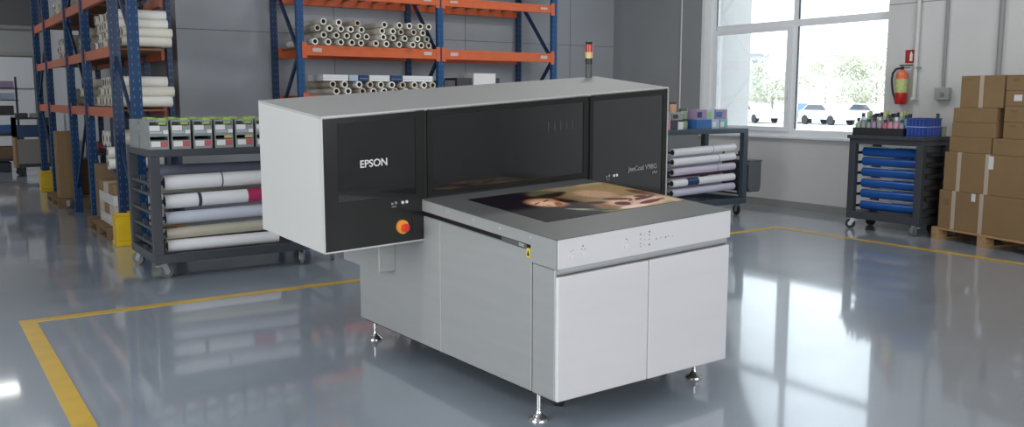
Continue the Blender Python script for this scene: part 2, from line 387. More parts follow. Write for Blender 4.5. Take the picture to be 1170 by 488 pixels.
# controls on the fascia
def button(u, z, r=.011):
    P().cyl((u, -.021, z), (u, -.029, z), r, M_white, 16).build('button', pr)
for (u, z) in ((.075, .800), (.142, .806), (.407, .802)): button(u, z)
ic = P()
for (u, z, s) in ((.142, .838, .006), (.155, .822, .004), (.135, .824, .004), (.412, .832, .005), (.42, .822, .003), (.503, .843, .006), (.503, .822, .004), (.503, .80, .004), (.503, .786, .004),
                  (.561, .848, .007), (.561, .832, .005), (.561, .812, .004), (.561, .788, .007), (.53, .815, .003), (.53, .79, .003), (.53, .84, .003), (.609, .808, .005), (.64, .810, .004), (.672, .808, .006), (.69, .812, .004), (.72, .808, .003), (.085, .825, .003), (.07, .822, .003)):
    ic.box(u-s*.8, u+s*.8, -.0245, -.022, z-s*.6, z+s*.6, M_inkg)
ic.build('control_icons', pr)
# head
sh = P(); tk = .012
TB = 1.935
sh.add([(HL, HF, HT), (HR, HF, HT), (HR+.07, TB, HT), (HL-.02, TB, HT), (HL, HF, HT-tk), (HR, HF, HT-tk), (HR+.07, TB, HT-tk), (HL-.02, TB, HT-tk)],
       [(0, 1, 2, 3), (7, 6, 5, 4), (0, 4, 5, 1), (1, 5, 6, 2), (2, 6, 7, 3), (3, 7, 4, 0)], M_top)
sh.build('head_top', pr)
def slab4(a, b, z0, z1, th, mt):      # vertical sheet from plan point a to b
    dx, dy = b[0]-a[0], b[1]-a[1]; n = math.hypot(dx, dy); nx, ny = -dy/n*th, dx/n*th
    q = [(a[0], a[1]), (b[0], b[1]), (b[0]+nx, b[1]+ny), (a[0]+nx, a[1]+ny)]
    return [(x, y, z) for z in (z0, z1) for (x, y) in q]
F6 = [(3, 2, 1, 0), (4, 5, 6, 7), (0, 1, 5, 4), (1, 2, 6, 5), (2, 3, 7, 6), (3, 0, 4, 7)]
P().add(slab4((HL-.02, TB), (HL, HF), HB, HT-tk, .012, M_sheetw), F6, M_sheetw).build('head_side', pr)
P().add(slab4((HR, HF), (HR+.07, TB), HB, HT-tk, .012, M_sheetw), F6, M_sheetw).build('head_side', pr)
P().box(HL-.015, HR+.06, TB-.02, TB, HB, HT-tk, M_sheetw).build('head_back', pr)
P().box(HL, .0, HF+.004, TB, HB, HB+.012, M_sheetw).box(PW+.012, HR, HF+.004, TB, HB, HB+.012, M_sheetw).build('head_underside', pr)
P().box(.0, .012, HF+.004, TB-.1, HB, ZT, M_black).box(PW+.012, PW+.024, HF+.004, TB-.1, HB, ZT, M_black).build('head_inner_wall', pr)
P().box(HL-.001, .0, HF-.003, HF+.006, HB-.001, HB+.006, M_edge).box(HL-.001, HR+.001, HF-.003, HF+.006, HT-.006, HT+.001, M_edge)\
   .box(HR-.005, HR+.002, HF-.003, HF+.006, HB, HT, M_edge).box(HL-.001, HL+.006, HF-.003, HF+.006, HB, HT, M_edge).build('front_edge_trim', pr)
def front(x0, x1, z0, z1, gx0, gx1, gz0, gz1, name):
    b = P(); y0, y1 = HF, HF+.02      # panel with a recessed glass opening
    b.box(x0, gx0, y0, y1, z0, z1, M_black).box(gx1, x1, y0, y1, z0, z1, M_black)
    b.box(gx0, gx1, y0, y1, z0, gz0, M_black).box(gx0, gx1, y0, y1, gz1, z1, M_black)
    o = b.build(name, pr)
    P().box(gx0, gx1, y0+.004, y0+.010, gz0, gz1, M_glassk).build('glass', o)
front(HL+.006, .010, HB+.006, HT-.006, -.500, -.045, .915, 1.290, 'front_panel')
front(.030, 1.180, ZT+.012, HT-.006, .060, 1.145, .915, 1.290, 'front_panel')
front(1.198, HR-.006, ZT-.19, HT-.006, 1.225, 1.835, .70, 1.290, 'front_panel')
for x in (.010, 1.180): P().box(x, x+.019, HF+.008, HF+.03, ZT, HT-.006, M_frame).build('panel_divider', pr)
P().box(.032, 1.178, HF-.001, HF+.02, ZT+.0036, ZT+.0115, M_slot).build('bed_gap', pr)
P().box(.03, 1.18, HF+.03, HF+.05, ZT+.002, ZT+.03, M_slot).build('bed_opening', pr)
v = P()
for k in range(5): u = .865+k*.047; v.box(u, u+.009, HF+.0025, HF+.0035, 1.150+k*.001, 1.205, mat('faint_vent_grey', (.055, .055, .055), .5))
v.build('vent_slots', pr)
P().box(-.074, -.066, HF-.002, HF+.0, .725, .822, M_slot).build('card_slot', pr)
# emergency stop
e = P().cyl((-.137, HF, .761), (-.137, HF-.018, .761), .034, M_orange, 28).build('emergency_stop_collar', pr)
P().lathe([(.0, 0)], (0, 0, 0), M_red) if False else None
P().cyl((-.132, HF-.018, .759), (-.132, HF-.042, .759), .017, M_red, 24, .021).cyl((-.132, HF-.042, .759), (-.132, HF-.048, .759), .021, M_red, 24, .015).build('stop_button', e)
# small switches
for (u0, s) in ((-.198, 1), (1.335, 1)):
    P().box(u0, u0+.012, HF-.002, HF, .874, .884, M_inkg).box(u0+.022, u0+.034, HF-.002, HF, .876, .888, M_inkg)\
       .box(u0+.002, u0+.03, HF-.002, HF, .862, .866, M_inkg).build('switch_legend', pr)
    for k in (0, 1):
        P().cyl((u0+.068+k*.024, HF, .880+k*.001), (u0+.068+k*.024, HF-.006, .880+k*.001), .0075, M_white, 14).build('status_light', pr)
def text(body, u, z, size, mt, name, squash=1.0, offset=0.0):
    cu = bpy.data.curves.new('txt', 'FONT'); cu.body = body; cu.size = size; cu.extrude = .0008; cu.offset = offset
    ob = bpy.data.objects.new('txt', cu); C.objects.link(ob)
    dg = bpy.context.evaluated_depsgraph_get(); me = bpy.data.meshes.new_from_object(ob.evaluated_get(dg))
    bpy.data.objects.remove(ob)
    for vt in me.vertices:
        x, y, zz = vt.co; vt.co = Vector(rise((u+x*squash, HF-.0015-zz, z+y)))
    me.materials.clear(); me.materials.append(mt)
    o = bpy.data.objects.new(name, me); C.objects.link(o); o.parent = pr; return o
text('EPSON', -.378, 1.072, .050, M_ink, 'lettering', 1.06, .0008)
text('JeeCozl V9BG', 1.528, .893, .037, M_inkg, 'lettering', 1.21, .0006)
text('plus', 1.745, .866, .024, M_inkg, 'lettering', 1.25, .0004)
# signal tower
tx, ty = 1.835, 1.88
st = P().cyl((tx, ty, HT), (tx, ty, HT+.078), .0235, M_towerg, 20).cyl((tx, ty, HT+.078), (tx, ty, HT+.112), .026, M_towerk, 20).build('signal_tower', pr)
P().cyl((tx, ty, HT+.112), (tx, ty, HT+.146), .0275, M_towery, 20).build('amber_light', st)
P().cyl((tx, ty, HT+.146), (tx, ty, HT+.190), .0275, M_towerred, 20).cyl((tx, ty, HT+.190), (tx, ty, HT+.205), .027, M_towerk, 20, .022).build('red_light', st)
# box under the head, feet and casters
P().box(-.105, .0, 1.467, 1.93, .466, HB, M_steel).build('cable_box', pr, bevel=.004)
for (x, y) in ((.03, .15), (PW-.05, .15), (.065, 1.86), (PW-.05, 1.86)):
    f = MB().cyl((x, y, .025), (x, y, H0+.002), .011, M_chrome, 14).build('foot_rod', pr)
    MB().lathe([(.046, .0), (.046, .008), (.030, .018), (.014, .036), (.012, .05)], (x, y, 0), M_chrome, 24).build('foot_pad', f)
def wheelset(par, x, y, zt, r, fork, wheel, rz=0, plate=.035):
    c = Matrix.Rotation(rz, 3, 'Z'); xf = lambda p: tuple(c @ Vector(p) + Vector((x, y, 0)))
    m = MB(xf); m.box(-plate, plate, -plate, plate, zt-.006, zt, fork)
    m.prism([(-.03, zt-.006), (.03, zt-.006), (.045+.01, r-.008), (.02, r-.012)], 1, -.024, -.019, fork)
    m.prism([(-.03, zt-.006), (.03, zt-.006), (.045+.01, r-.008), (.02, r-.012)], 1, .019, .024, fork)
    m.cyl((.035, -.026, r), (.035, .026, r), .007, fork, 10)
    m.box(-.055, -.01, -.016, .016, zt-.03, zt-.018, fork)
    f = m.build('caster', par)
    MB(xf).cyl((.035, -.015, r), (.035, .015, r), r, wheel, 24, capm=wheel).cyl((.035, -.017, r), (.035, .017, r), r*.45, fork, 16).build('wheel', f)
for (x, y) in ((.20, .22), (PW-.18, .26), (.24, 1.70), (PW-.18, 1.70)):
    wheelset(pr, x, y, H0, .045, M_rubber, M_rubber, .5)
# printed picture lying on the bed: a soft portrait beside a red pattern, generic
BL = [  # (x, y, rx, ry, angle, colour, softness)
 (.26, .60, .40, .55, 0, (.020, .010, .022), .3), (.36, .44, .30, .20, .2, (.012, .008, .016), .3), (.62, .86, .14, .10, 0, (.16, .17, .11), .5),
 (.82, .93, .10, .05, 0, (.34, .34, .25), .5), (1.02, .94, .13, .05, .1, (.62, .55, .38), .4), (1.0, .78, .20, .22, 0, (.50, .36, .20), .5),
 (.86, .70, .13, .16, .3, (.68, .47, .33), .45), (.72, .84, .05, .035, 0, (.05, .10, .04), .4), (.60, .80, .16, .06, .2, (.06, .022, .012), .4),
 (.48, .66, .135, .150, .3, (.70, .40, .24), .45), (.455, .64, .085, .10, .3, (.86, .64, .48), .5), (.505, .70, .050, .012, .5, (.20, .06, .03), .6),
 (.42, .67, .048, .012, .5, (.26, .09, .05), .6), (.44, .59, .016, .030, .2, (.55, .25, .14), .6), (.395, .58, .040, .010, .9, (.36, .06, .05), .6), (.50, .585, .03, .09, -.5, (.45, .18, .10), .6),
 (.60, .60, .05, .16, .2, (.05, .016, .012), .5), (.68, .51, .12, .045, -.3, (.09, .018, .010), .4), (.52, .42, .10, .018, -.7, (.42, .42, .36), .3), (.56, .37, .12, .012, -.6, (.44, .42, .28), .3),
 (.60, .35, .10, .012, -.6, (.03, .025, .02), .3), (.50, .34, .12, .012, -.6, (.05, .04, .03), .3), (.70, .40, .10, .07, 0, (.36, .16, .08), .6), (.64, .30, .09, .012, -.2, (.30, .30, .14), .4),
 (.92, .42, .24, .15, 0, (.74, .52, .38), .35), (.80, .32, .12, .035, 0, (.86, .66, .56), .3), (1.10, .36, .05, .10, 0, (.60, .50, .34), .4), (1.10, .58, .05, .14, 0, (.22, .10, .06), .4),
 (.86, .52, .09, .035, -.5, (.17, .006, .012), .15), (.98, .46, .12, .026, .15, (.15, .005, .012), .15), (.80, .41, .055, .05, .1, (.15, .004, .012), .15), (.96, .37, .10, .030, .2, (.20, .012, .014), .15),
 (.89, .43, .10, .010, .7, (.70, .40, .38), .2), (1.02, .51, .05, .03, 0, (.18, .02, .016), .3), (1.06, .39, .03, .02, 0, (.30, .02, .02), .2), (1.13, .48, .012, .02, 0, (.6, .2, .2), .3)]
nx, ny = 150, 100
X0, X1, Y0_, Y1_ = .180, 1.150, .285, .975
vs, fs, cols = [], [], []
rn = random.Random(2)
for j in range(ny+1):
    for i in range(nx+1):
        x = X0+(X1-X0)*i/nx; y = Y0_+(Y1_-Y0_)*j/ny; vs.append(rise((x, y, ZT+.0052)))
        c = [.03, .018, .026] if x < .62 else [.45, .33, .2]
        g = min(1, max(0, (x-.52)/.2)); c = [.03*(1-g)+.42*g, .018*(1-g)+.30*g, .026*(1-g)+.17*g]
        for (cx, cy, rx, ry, an, co, sf) in BL:
            dx, dy = x-cx, y-cy; a = dx*math.cos(an)+dy*math.sin(an); b = -dx*math.sin(an)+dy*math.cos(an)
            d = math.sqrt((a/rx)**2+(b/ry)**2); t_ = min(1, max(0, (1-d)/sf+.0)); t_ = t_*t_*(3-2*t_)
            c = [c[k]*(1-t_)+co[k]*t_ for k in range(3)]
        c = [1.30*q**1.28 for q in c]; n = 1+rn.uniform(-.16, .16); cols += [c[0]*n, c[1]*n, c[2]*n, 1]
for j in range(ny):
    for i in range(nx): a = j*(nx+1)+i; fs.append((a, a+1, a+nx+2, a+nx+1))
e_ = len(vs)
vs += [rise((X0, Y0_, ZT+.0036)), rise((X1, Y0_, ZT+.0036)), rise((X1, Y1_, ZT+.0036)), rise((X0, Y1_, ZT+.0036))]; cols += [.02, .02, .02, 1]*4
fs += [(0, e_, e_+1, nx), (nx, e_+1, e_+2, (nx+1)*(ny+1)-1), ((nx+1)*(ny+1)-1, e_+2, e_+3, (nx+1)*ny), ((nx+1)*ny, e_+3, e_, 0), (e_+3, e_+2, e_+1, e_)]
me = bpy.data.meshes.new('printed_picture'); me.from_pydata(vs, [], fs)
ca = me.color_attributes.new('print', 'FLOAT_COLOR', 'POINT'); ca.data.foreach_set('color', cols)
m = bpy.data.materials.new('printed_ink'); m.use_nodes = True
at = m.node_tree.nodes.new('ShaderNodeAttribute'); at.attribute_name = 'print'
bs = m.node_tree.nodes['Principled BSDF']; bs.inputs['Roughness'].default_value = .5; bs.inputs['Specular IOR Level'].default_value = .15
m.node_tree.links.new(at.outputs['Color'], bs.inputs['Base Color']); me.materials.append(m)
o = bpy.data.objects.new('printed_picture', me); C.objects.link(o); o.location = (PX, PY, 0); o.rotation_euler = (0, 0, PR)
tag(o, 'glossy colour print of a dark-haired face and red shapes lying on the printer bed', 'print')

# ------------------------------------------------------------------ racks
def upright(par, x, y, z1, mt, wx=.055, wy=.07, holes=True, z0=0):
    b = MB(); b.box(x-wx/2, x+wx/2, y-wy/2, y+wy/2, z0+.006, z1, mt)
    b.box(x-.05, x+.05, y-.06, y+.06, z0, z0+.006, mt)
    if holes:
        z = .15
        while z < min(z1, 3.3):
            b.box(x-wx/2+.012, x-wx/2+.022, y-wy/2-.0012, y-wy/2, z, z+.026, M_hole)
            b.box(x+wx/2-.022, x+wx/2-.012, y-wy/2-.0012, y-wy/2, z, z+.026, M_hole)
            b.box(x-wx/2-.0012, x-wx/2, y-.006, y+.006, z+.01, z+.036, M_hole)
            z += .075
    return b.build('upright', par)
def bar(par, name, p0, p1, w_, mt):
    p0 = Vector(p0); p1 = Vector(p1); d = (p1-p0).normalized(); a = Vector((1, 0, 0)) if abs(d.x) < .5 else Vector((0, 1, 0))
    u = d.cross(a).normalized()*w_/2; v_ = a*w_*.35
    vs = [p+s1*u+s2*v_ for p in (p0, p1) for (s1, s2) in ((-1, -1), (1, -1), (1, 1), (-1, 1))]
    return MB().add(vs, [(3, 2, 1, 0), (4, 5, 6, 7), (0, 1, 5, 4), (1, 2, 6, 5), (2, 3, 7, 6), (3, 0, 4, 7)], mt).build(name, par)
RZ = 4.4
br = thing('pallet_rack', (0, 0, 0), 'blue and orange two-bay pallet rack against the grey back wall', 'rack')
XS = (4.0, 5.95, 7.86); YF, YR_ = 10.4, 11.3
for x in XS:
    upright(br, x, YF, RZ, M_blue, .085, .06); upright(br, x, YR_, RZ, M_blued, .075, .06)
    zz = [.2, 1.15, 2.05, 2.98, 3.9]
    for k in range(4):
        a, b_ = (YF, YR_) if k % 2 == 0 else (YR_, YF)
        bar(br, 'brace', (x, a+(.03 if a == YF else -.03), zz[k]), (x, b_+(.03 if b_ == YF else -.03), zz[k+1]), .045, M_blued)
for (zb, zt_) in ((1.42, 1.54), (2.02, 2.148), (2.72, 2.83), (3.5, 3.62)):
    for k in (0, 1):
        x0, x1 = XS[k]+.043, XS[k+1]-.043
        for (yy, s) in ((YF-.015, -1), (YR_, 1)):
            b = MB(); b.box(x0, x1, yy-.02, yy+.025, zb, zt_, M_or)
            b.box(x0, x1, yy-.024, yy-.02, zt_-.03, zt_-.005, M_or).box(x0, x1, yy-.024, yy-.02, zb+.005, zb+.03, M_or)
            if s < 0:
                for xx in (x0, x1): b.box(xx-.03, xx+.03, yy-.026, yy-.018, zb-.03, zt_+.03, M_or)
            o = b.build('beam', br)
            if s < 0:
                MB().box(x0+.10, x0+.22, yy-.0275, yy-.0245, zb+.045, zt_-.035, M_plate).box(x1-.22, x1-.10, yy-.0275, yy-.0245, zb+.045, zt_-.035, M_plate).build('load_label', o)
        wd = MB(); n_ = 9
        for q in range(n_): xx = x0+.04+(x1-x0-.12)*q/(n_-1); wd.box(xx, xx+.04, YF+.012, YR_-.022, zt_-.03, zt_-.012, M_deck)
        wd.build('shelf_slats', br)
# tubes
def paper_tube(x, y, z, ln, r, mt, yaw, label, group, axis='y', pitch=0, ri=None):
    ri = r*.62 if ri is None else ri
    d = (0, ln, 0) if axis == 'y' else (ln, 0, 0)
    o = MB().pipe((0, 0, 0), d, r, ri, mt, M_core, 18).build('paper_tube', loc=(x, y, z), rot=(pitch if axis == 'y' else 0, 0, yaw))
    return tag(o, label, 'paper tube', group)
def x_at(px, z):  return None
ZS = 2.15
def px2x(p):   # positions along the shelf, metres
    return 4.02 + (p-62)/4.875*0.01215
rows = [
 [(310, 0), (378, 0), (440, 0), (497, 0), (553, 0), (628, 0), (690, 0), (765, 0), (835, 0), (893, 0), (938, 0)],
 [(352, 0), (415, 0), (470, 0), (526, 0), (583, 0), (665, 0), (733, 0), (800, 0), (868, 0), (925, 1)],
 [(318, 0), (378, 0), (436, 0), (490, 0), (548, 0), (664, 0), (722, 0), (778, 0), (838, 0), (905, 0)],
 [(348, 0), (435, 0), (530, 0), (680, 0), (762, 0), (822, 0), (880, 0), (930, 0)]]
tm = [M_tube, M_tubeb, M_tubew]
names4 = ['bottom', 'second', 'third', 'top']
rr = random.Random(11)
for k, row in enumerate(rows):
    for i, (p, fl) in enumerate(row):
        x = 4.02+.011 + (p-270)*.002515+.04; r = .0408
        z = ZS+.0412+k*.080
        mt = M_tubeg if fl else tm[rr.choice([0, 0, 1, 2])]
        yaw = rr.uniform(-.006, .006)
        paper_tube(x, 10.33+rr.uniform(-.05, .02), z, .86, r, mt, yaw,
                   '%s tube on the back rack middle shelf, %s from left, %s row' % ('green-grey' if fl else {M_tube: 'beige', M_tubeb: 'brownish', M_tubew: 'whitish'}[mt], ORD[i], names4[k]),
                   'paper tubes on the back rack middle shelf')
for i, p in enumerate((395, 455, 530, 588, 645, 705, 765, 830, 885, 935)):
    x = 4.10+.011+(p/4.68+280-345)*.01228+.04
    for k in (0, 1):
        paper_tube(x+(.045 if k == 0 else 0), 10.34 if i < 9 or k else 10.415, 1.545+.045+k*.083, .86, .044, tm[(i*2+k) % 3], 0,
                   'paper tube on the back rack lower shelf, %s from left, %s row' % (ORD[i], ('lower', 'upper')[k]), 'paper tubes on the back rack lower shelf')
# flat boxes lying on those tubes
for (a, b_, mt, lab) in ((350, 480, M_white, 'long flat white carton lying leftmost on the tubes of the back rack lower shelf'),
                     (483, 531, M_lblue, 'small pale blue carton between white and navy cartons on the lower tubes'),
                     (535, 584, M_navy, 'navy blue carton, left of the two on the lower rack tubes'),
                     (588, 700, M_white, 'white carton between the two navy cartons on the back rack'),
                     (705, 766, M_navy, 'navy blue carton, right of the two on the lower rack tubes'),
                     (770, 942, M_white, 'long flat white carton lying rightmost on the lower rack tubes')):
    x0 = 4.151+(a/4.68+280-345)*.01228; x1 = 4.151+(b_/4.68+280-345)*.01228
    o = MB().box(0, x1-x0-.008, 0, .5, 0, .075, mt).box(0, x1-x0-.008, -.001, 0, .03, .034, M_lblue).build('flat_carton', bevel=.003, loc=(x0, 10.36, 1.718))
    tag(o, lab, 'carton', 'flat cartons on the lower rack tubes')
def carton(name, loc, dx, dy, dz, mt, label, cat='box', group=None, rz=0, tapes=(), labels=(), stripx=None):
    b = MB(); b.box(0, dx, 0, dy, 0, dz, mt)
    o = b.build(name, loc=loc, rot=(0, 0, rz), bevel=.004); tag(o, label, cat, group)
    return o
b = carton('white_box', (6.50, 10.42, 1.545), .36, .4, .30, M_white, 'white box on the right bay of the back rack, just above the printer')
MB().box(-.0, .36, -.002, 0, .13, .14, M_groove).box(.05, .10, -.003, 0, .02, .10, M_groove).build('printed_mark', b)
carton('dark_case', (6.24, 10.44, 1.545), .24, .35, .235, mat('dark_grey_case', (.05, .05, .06), .6), 'low dark grey case left of the white box on the back rack')
carton('dark_case', (6.06, 10.47, 1.545), .17, .30, .20, mat('brownish_case', (.10, .09, .09), .6), 'smallest brownish case, furthest left of the white box on the back rack')
carton('dark_case', (6.88, 10.50, 1.545), .10, .20, .24, mat('dark_grey_case', (.05, .05, .06), .6), 'narrow dark case right of the white box on the back rack')

# left rack along the aisle
lr = thing('pallet_rack', (0, 0, 0), 'long blue and orange rack along the left aisle, full of paper tubes', 'rack')
XA, XB_ = 1.80, 2.33
LY = (8.92, 9.82, 11.55, 12.85, 14.9, 16.2)
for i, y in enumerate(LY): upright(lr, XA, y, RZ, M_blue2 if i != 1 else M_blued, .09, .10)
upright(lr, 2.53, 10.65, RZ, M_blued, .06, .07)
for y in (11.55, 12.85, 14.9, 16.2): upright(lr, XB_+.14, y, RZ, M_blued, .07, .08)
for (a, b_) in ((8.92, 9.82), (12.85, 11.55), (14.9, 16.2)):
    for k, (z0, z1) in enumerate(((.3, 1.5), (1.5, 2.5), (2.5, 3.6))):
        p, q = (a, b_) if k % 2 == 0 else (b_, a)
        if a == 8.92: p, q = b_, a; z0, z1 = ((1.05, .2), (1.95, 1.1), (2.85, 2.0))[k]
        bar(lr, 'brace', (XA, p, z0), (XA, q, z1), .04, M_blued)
for (zb, zt_) in ((1.30, 1.405), (1.935, 2.04), (2.53, 2.64), (3.4, 3.5)):
    for (ya, yb_) in ((9.87, 11.50), (11.60, 12.80), (12.90, 14.85), (14.95, 16.15)):
        b = MB().box(XA-.02, XA+.025, ya, yb_, zb, zt_, M_or).box(XA-.026, XA-.02, ya, ya+.035, zb-.03, zt_+.03, M_or).box(XA-.026, XA-.02, yb_-.035, yb_, zb-.03, zt_+.03, M_or)
        b.build('beam', lr)
        MB().box(XA+.026, 2.30 if ya < 10 else 2.454, ya+.02, yb_-.02, zt_-.04, zt_-.02, M_deck).build('shelf_deck', lr)
        MB().box(2.455, 2.49, max(ya, 10.70), yb_, zb, zt_-.001, M_or).build('rear_beam', lr)
def tube_pile(zs, ya, yb_, nrow, r, group, shelf, place, seed, mats, x0=1.885):
    rnd = random.Random(seed); n = int((yb_-ya)/(2*r+.008)); first = {}
    for k in range(nrow):
        for i in range(n - k):
            mt = mats[rnd.randrange(len(mats))]; key = mt.name
            y = ya + (i+.5+k*.5)*(2*r+.008); z = zs+r+.001+k*r*1.84
            x = x0+rnd.uniform(-.03, .04)
            lab = 'paper tube, %s, %s row up, %s from near end' % (place, ORD[k], ORD[i])
            if key not in first:
                o = MB().pipe((0, 0, 0), (.50, 0, 0), r, r*.7, mt, M_core, 14).build('paper_tube'); first[key] = o
            else:
                o = first[key].copy(); C.objects.link(o)
            o.location = (x, y, z); o.rotation_euler = (0, 0, rnd.uniform(-.004, .004)); tag(o, lab, 'paper tube', group)
pm = [M_tube, M_tube, M_tubew]
tube_pile(2.041, 9.93, 11.45, 4, .053, 'tubes piled on the left rack upper shelf', 0, 'left rack upper shelf near pile', 1, pm)
tube_pile(2.041, 11.65, 12.75, 3, .053, 'tubes piled on the left rack upper shelf', 0, 'left rack upper shelf middle pile', 2, pm)
tube_pile(2.041, 13.0, 14.7, 3, .053, 'tubes piled on the left rack upper shelf', 0, 'left rack upper shelf far pile', 3, pm)
tube_pile(1.406, 9.93, 11.45, 3, .058, 'tubes piled on the left rack middle shelf', 0, 'left rack middle shelf near pile', 4, [M_tubew, M_tube])
tube_pile(1.406, 11.65, 12.75, 3, .058, 'tubes piled on the left rack middle shelf', 0, 'left rack middle shelf middle pile', 5, [M_tube])
tube_pile(1.406, 13.0, 14.0, 2, .058, 'tubes piled on the left rack middle shelf', 0, 'left rack middle shelf far pile', 6, [M_tube, M_tubeb])
tube_pile(2.641, 12.95, 14.8, 2, .053, 'tubes on the left rack top shelf', 0, 'left rack top shelf far pile', 8, pm)
# yellow column guards
def guard(x, y, label):
    b = MB(); o_ = [(-.10, -.12), (.10, -.12), (.10, .10), (.07, .10), (.07, -.085), (-.07, -.085), (-.07, .10), (-.10, .10)]
    b.prism([(p[0], p[1]) for p in o_], 2, 0, .05, M_guard)
    b.prism([(p[0]*.92, p[1]*.95) for p in o_], 2, .05, .30, M_guard)
    b.prism([(p[0]*.75, p[1]*.9) for p in o_], 2, .30, .34, M_guard)
    tag(b.build('column_guard', loc=(x, y, 0), bevel=.008), label, 'column guard', 'yellow guards at the rack feet')
guard(1.76, 9.66, 'yellow plastic guard at the near foot of the left rack, beside the cart')
guard(1.79, 16.02, 'yellow plastic guard at the far end foot of the left rack')
# things under the left rack
def wood_pallet(loc, lx, ly, mt, label, rz=0):
    t = thing('wooden_pallet', loc, label, 'pallet', rz=rz)
    for k in range(5):
        y = k*(ly-.1)/4; MB().box(0, lx, y, y+.1, .108, .128, mt).build('top_board', t)
    for x in (0, (lx-.1)/2, lx-.1):
        MB().box(x, x+.1, 0, ly, .088, .108, mt).build('stringer_board', t)
        for y in (0, (ly-.12)/2, ly-.12): MB().box(x, x+.1, y, y+.12, .018, .088, mt).build('block', t)
        MB().box(x, x+.1, 0, ly, 0, .018, mt).build('bottom_board', t)
    return t
wood_pallet((1.66, 9.95, 0), .8, 1.3, M_woodd, 'worn wooden pallet under the near bay of the left rack')
for i in range(4):
    for j in range(3):
        o = carton('white_box', (1.74+.0*i, 10.02+j*.29, .129+i*.115), .5, .27, .112, (M_pipe, M_card, M_pipe, M_tubeb)[(i*3+j*2) % 4],
               'small paper box under the left rack, %s from near side, %s up' % (ORD[j], ORD[i]), group='paper boxes under the left rack')
carton('brown_carton', (1.76, 10.95, .129), .6, .28, .62, M_card2, 'dark brown carton behind the white ream boxes under the left rack')
carton('brown_carton', (1.86, 11.62, .001), .45, .2, .10, M_card2, 'squat brown carton under the second bay of the left rack')
wood_pallet((1.62, 13.35, 0), .7, 1.2, M_woodd, 'worn wooden pallet under the far bay of the left rack')
carton('tall_carton', (1.66, 13.45, .129), .22, .32, .92, M_card, 'tall upright brown carton standing on the far pallet')
carton('tall_carton', (1.90, 13.9, .129), .35, .5, .50, M_card2, 'shorter brown carton beside the tall one on the far pallet')
for k in range(2):
    z = .80+k*.125
    paper_tube(1.74, 10.2, z, .56, .06, M_tubew, 0, 'white roll hanging under the left rack middle shelf, %s of two' % ('lower', 'upper')[k], 'white rolls hanging under the left rack', 'x')
b = MB().box(1.78, 2.34, 10.08, 10.32, .715, .735, M_blued).box(2.30, 2.32, 10.10, 10.13, .735, 1.28, M_blued).box(2.30, 2.32, 10.28, 10.31, .735, 1.28, M_blued).box(1.80, 1.815, 10.30, 10.315, .735, 1.28, M_blued)
tag(b.build('roll_holder'), 'blue hanging holder carrying two white rolls under the left rack', 'holder')
for k, (y, m_) in enumerate(((10.55, M_tube), (10.75, M_tubew), (10.95, M_tube))):
    paper_tube(1.835, y, 1.05, .50, .09, m_, 0, 'thick roll under the left rack middle shelf, %s from the near end' % ORD[k], 'thick rolls under the left rack', 'x', ri=.04)
tag(MB().box(1.83, 2.29, 10.42, 11.10, .935, .958, M_bench).box(1.83, 1.85, 10.42, 10.44, .958, 1.365, M_bench).box(2.27, 2.29, 11.08, 11.10, .958, 1.365, M_bench).build('hanging_shelf'),
    'dark shelf board hung below the left rack middle shelf', 'shelf')
# dark trolley under the second bay
t = thing('utility_trolley', (1.88, 11.30, 0), 'dark trolley with tools parked under the left rack', 'trolley')
MB().box(0, .5, .55, 1.15, .40, .44, M_bench).box(0, .5, .55, 1.15, .80, .83, M_bench).box(0, .03, .55, .58, .12, .9, M_bench).box(0, .03, 1.12, 1.15, .12, .9, M_bench).box(.47, .5, .55, .58, .12, .9, M_bench).box(.47, .5, 1.12, 1.15, .12, .9, M_bench).box(0, .5, .55, 1.15, .12, .15, M_bench).build('frame', t)
for (x, y) in ((.04, .6), (.46, .6), (.04, 1.1), (.46, 1.1)): wheelset(t, x, y, .12, .05, M_rubber, M_rubber)
carton('tool_box', (1.93, 11.95, .832), .3, .4, .12, mat('dark_red_case', (.20, .03, .04), .5), 'dark red tool box on the trolley under the left rack')
carton('tool_box', (1.93, 11.92, .442), .35, .45, .2, M_bench, 'black tool box on the middle tray of the trolley')

# far end of the aisle: workbench and cabinet
t = thing('workbench', (0.6, 20.6, 0), 'dark cluttered workbench with shelves by the far pale door', 'workbench')
b = MB()
b.box(0, 1.35, 0, .8, .74, .80, M_bench).box(0, 1.35, .1, .8, .22, .26, M_bench)
for x in (0, 1.29):
    for y in (0, .74): b.box(x, x+.06, y, y+.06, 0, .74, M_bench)
b.build('frame', t)
b = MB()
for x in (0, 1.31): b.box(x, x+.04, .7, .74, .80, 1.95, M_bench)
for z in (1.15, 1.45, 1.70): b.box(0, 1.35, .5, .78, z, z+.02, M_bench)
b.build('upper_shelf', t)
bx = [(.85, .15, .801, .30, .2, .16, M_bbox, 'blue parts box on the far workbench'), (.55, .2, .801, .2, .2, .24, M_bench, 'black device on the far workbench'),
      (1.15, .2, .801, .15, .2, .1, M_lblue, 'pale box at the right end of the far workbench'), (.6, .55, 1.171, .3, .2, .14, M_white, 'white box on the lowest shelf above the workbench'),
      (1.0, .55, 1.171, .25, .2, .18, M_bench, 'black box on the lowest shelf above the workbench'), (.7, .55, 1.471, .25, .2, .12, M_crate, 'grey box on the second shelf above the workbench'),
      (1.03, .55, 1.471, .25, .2, .14, M_lblue, 'pale blue box on the second shelf above the workbench'), (.98, .55, 1.721, .3, .2, .14, M_mauve, 'mauve box on the top shelf above the far workbench'),
      (.72, .55, 1.721, .18, .2, .15, M_navy, 'navy box on the top shelf above the far workbench'), (.3, .15, .261, .9, .5, .25, M_card2, 'brown carton on the lower board of the far workbench'),
      (.4, .15, .001, .7, .5, .19, M_bench, 'black crate on the floor below the far workbench')]
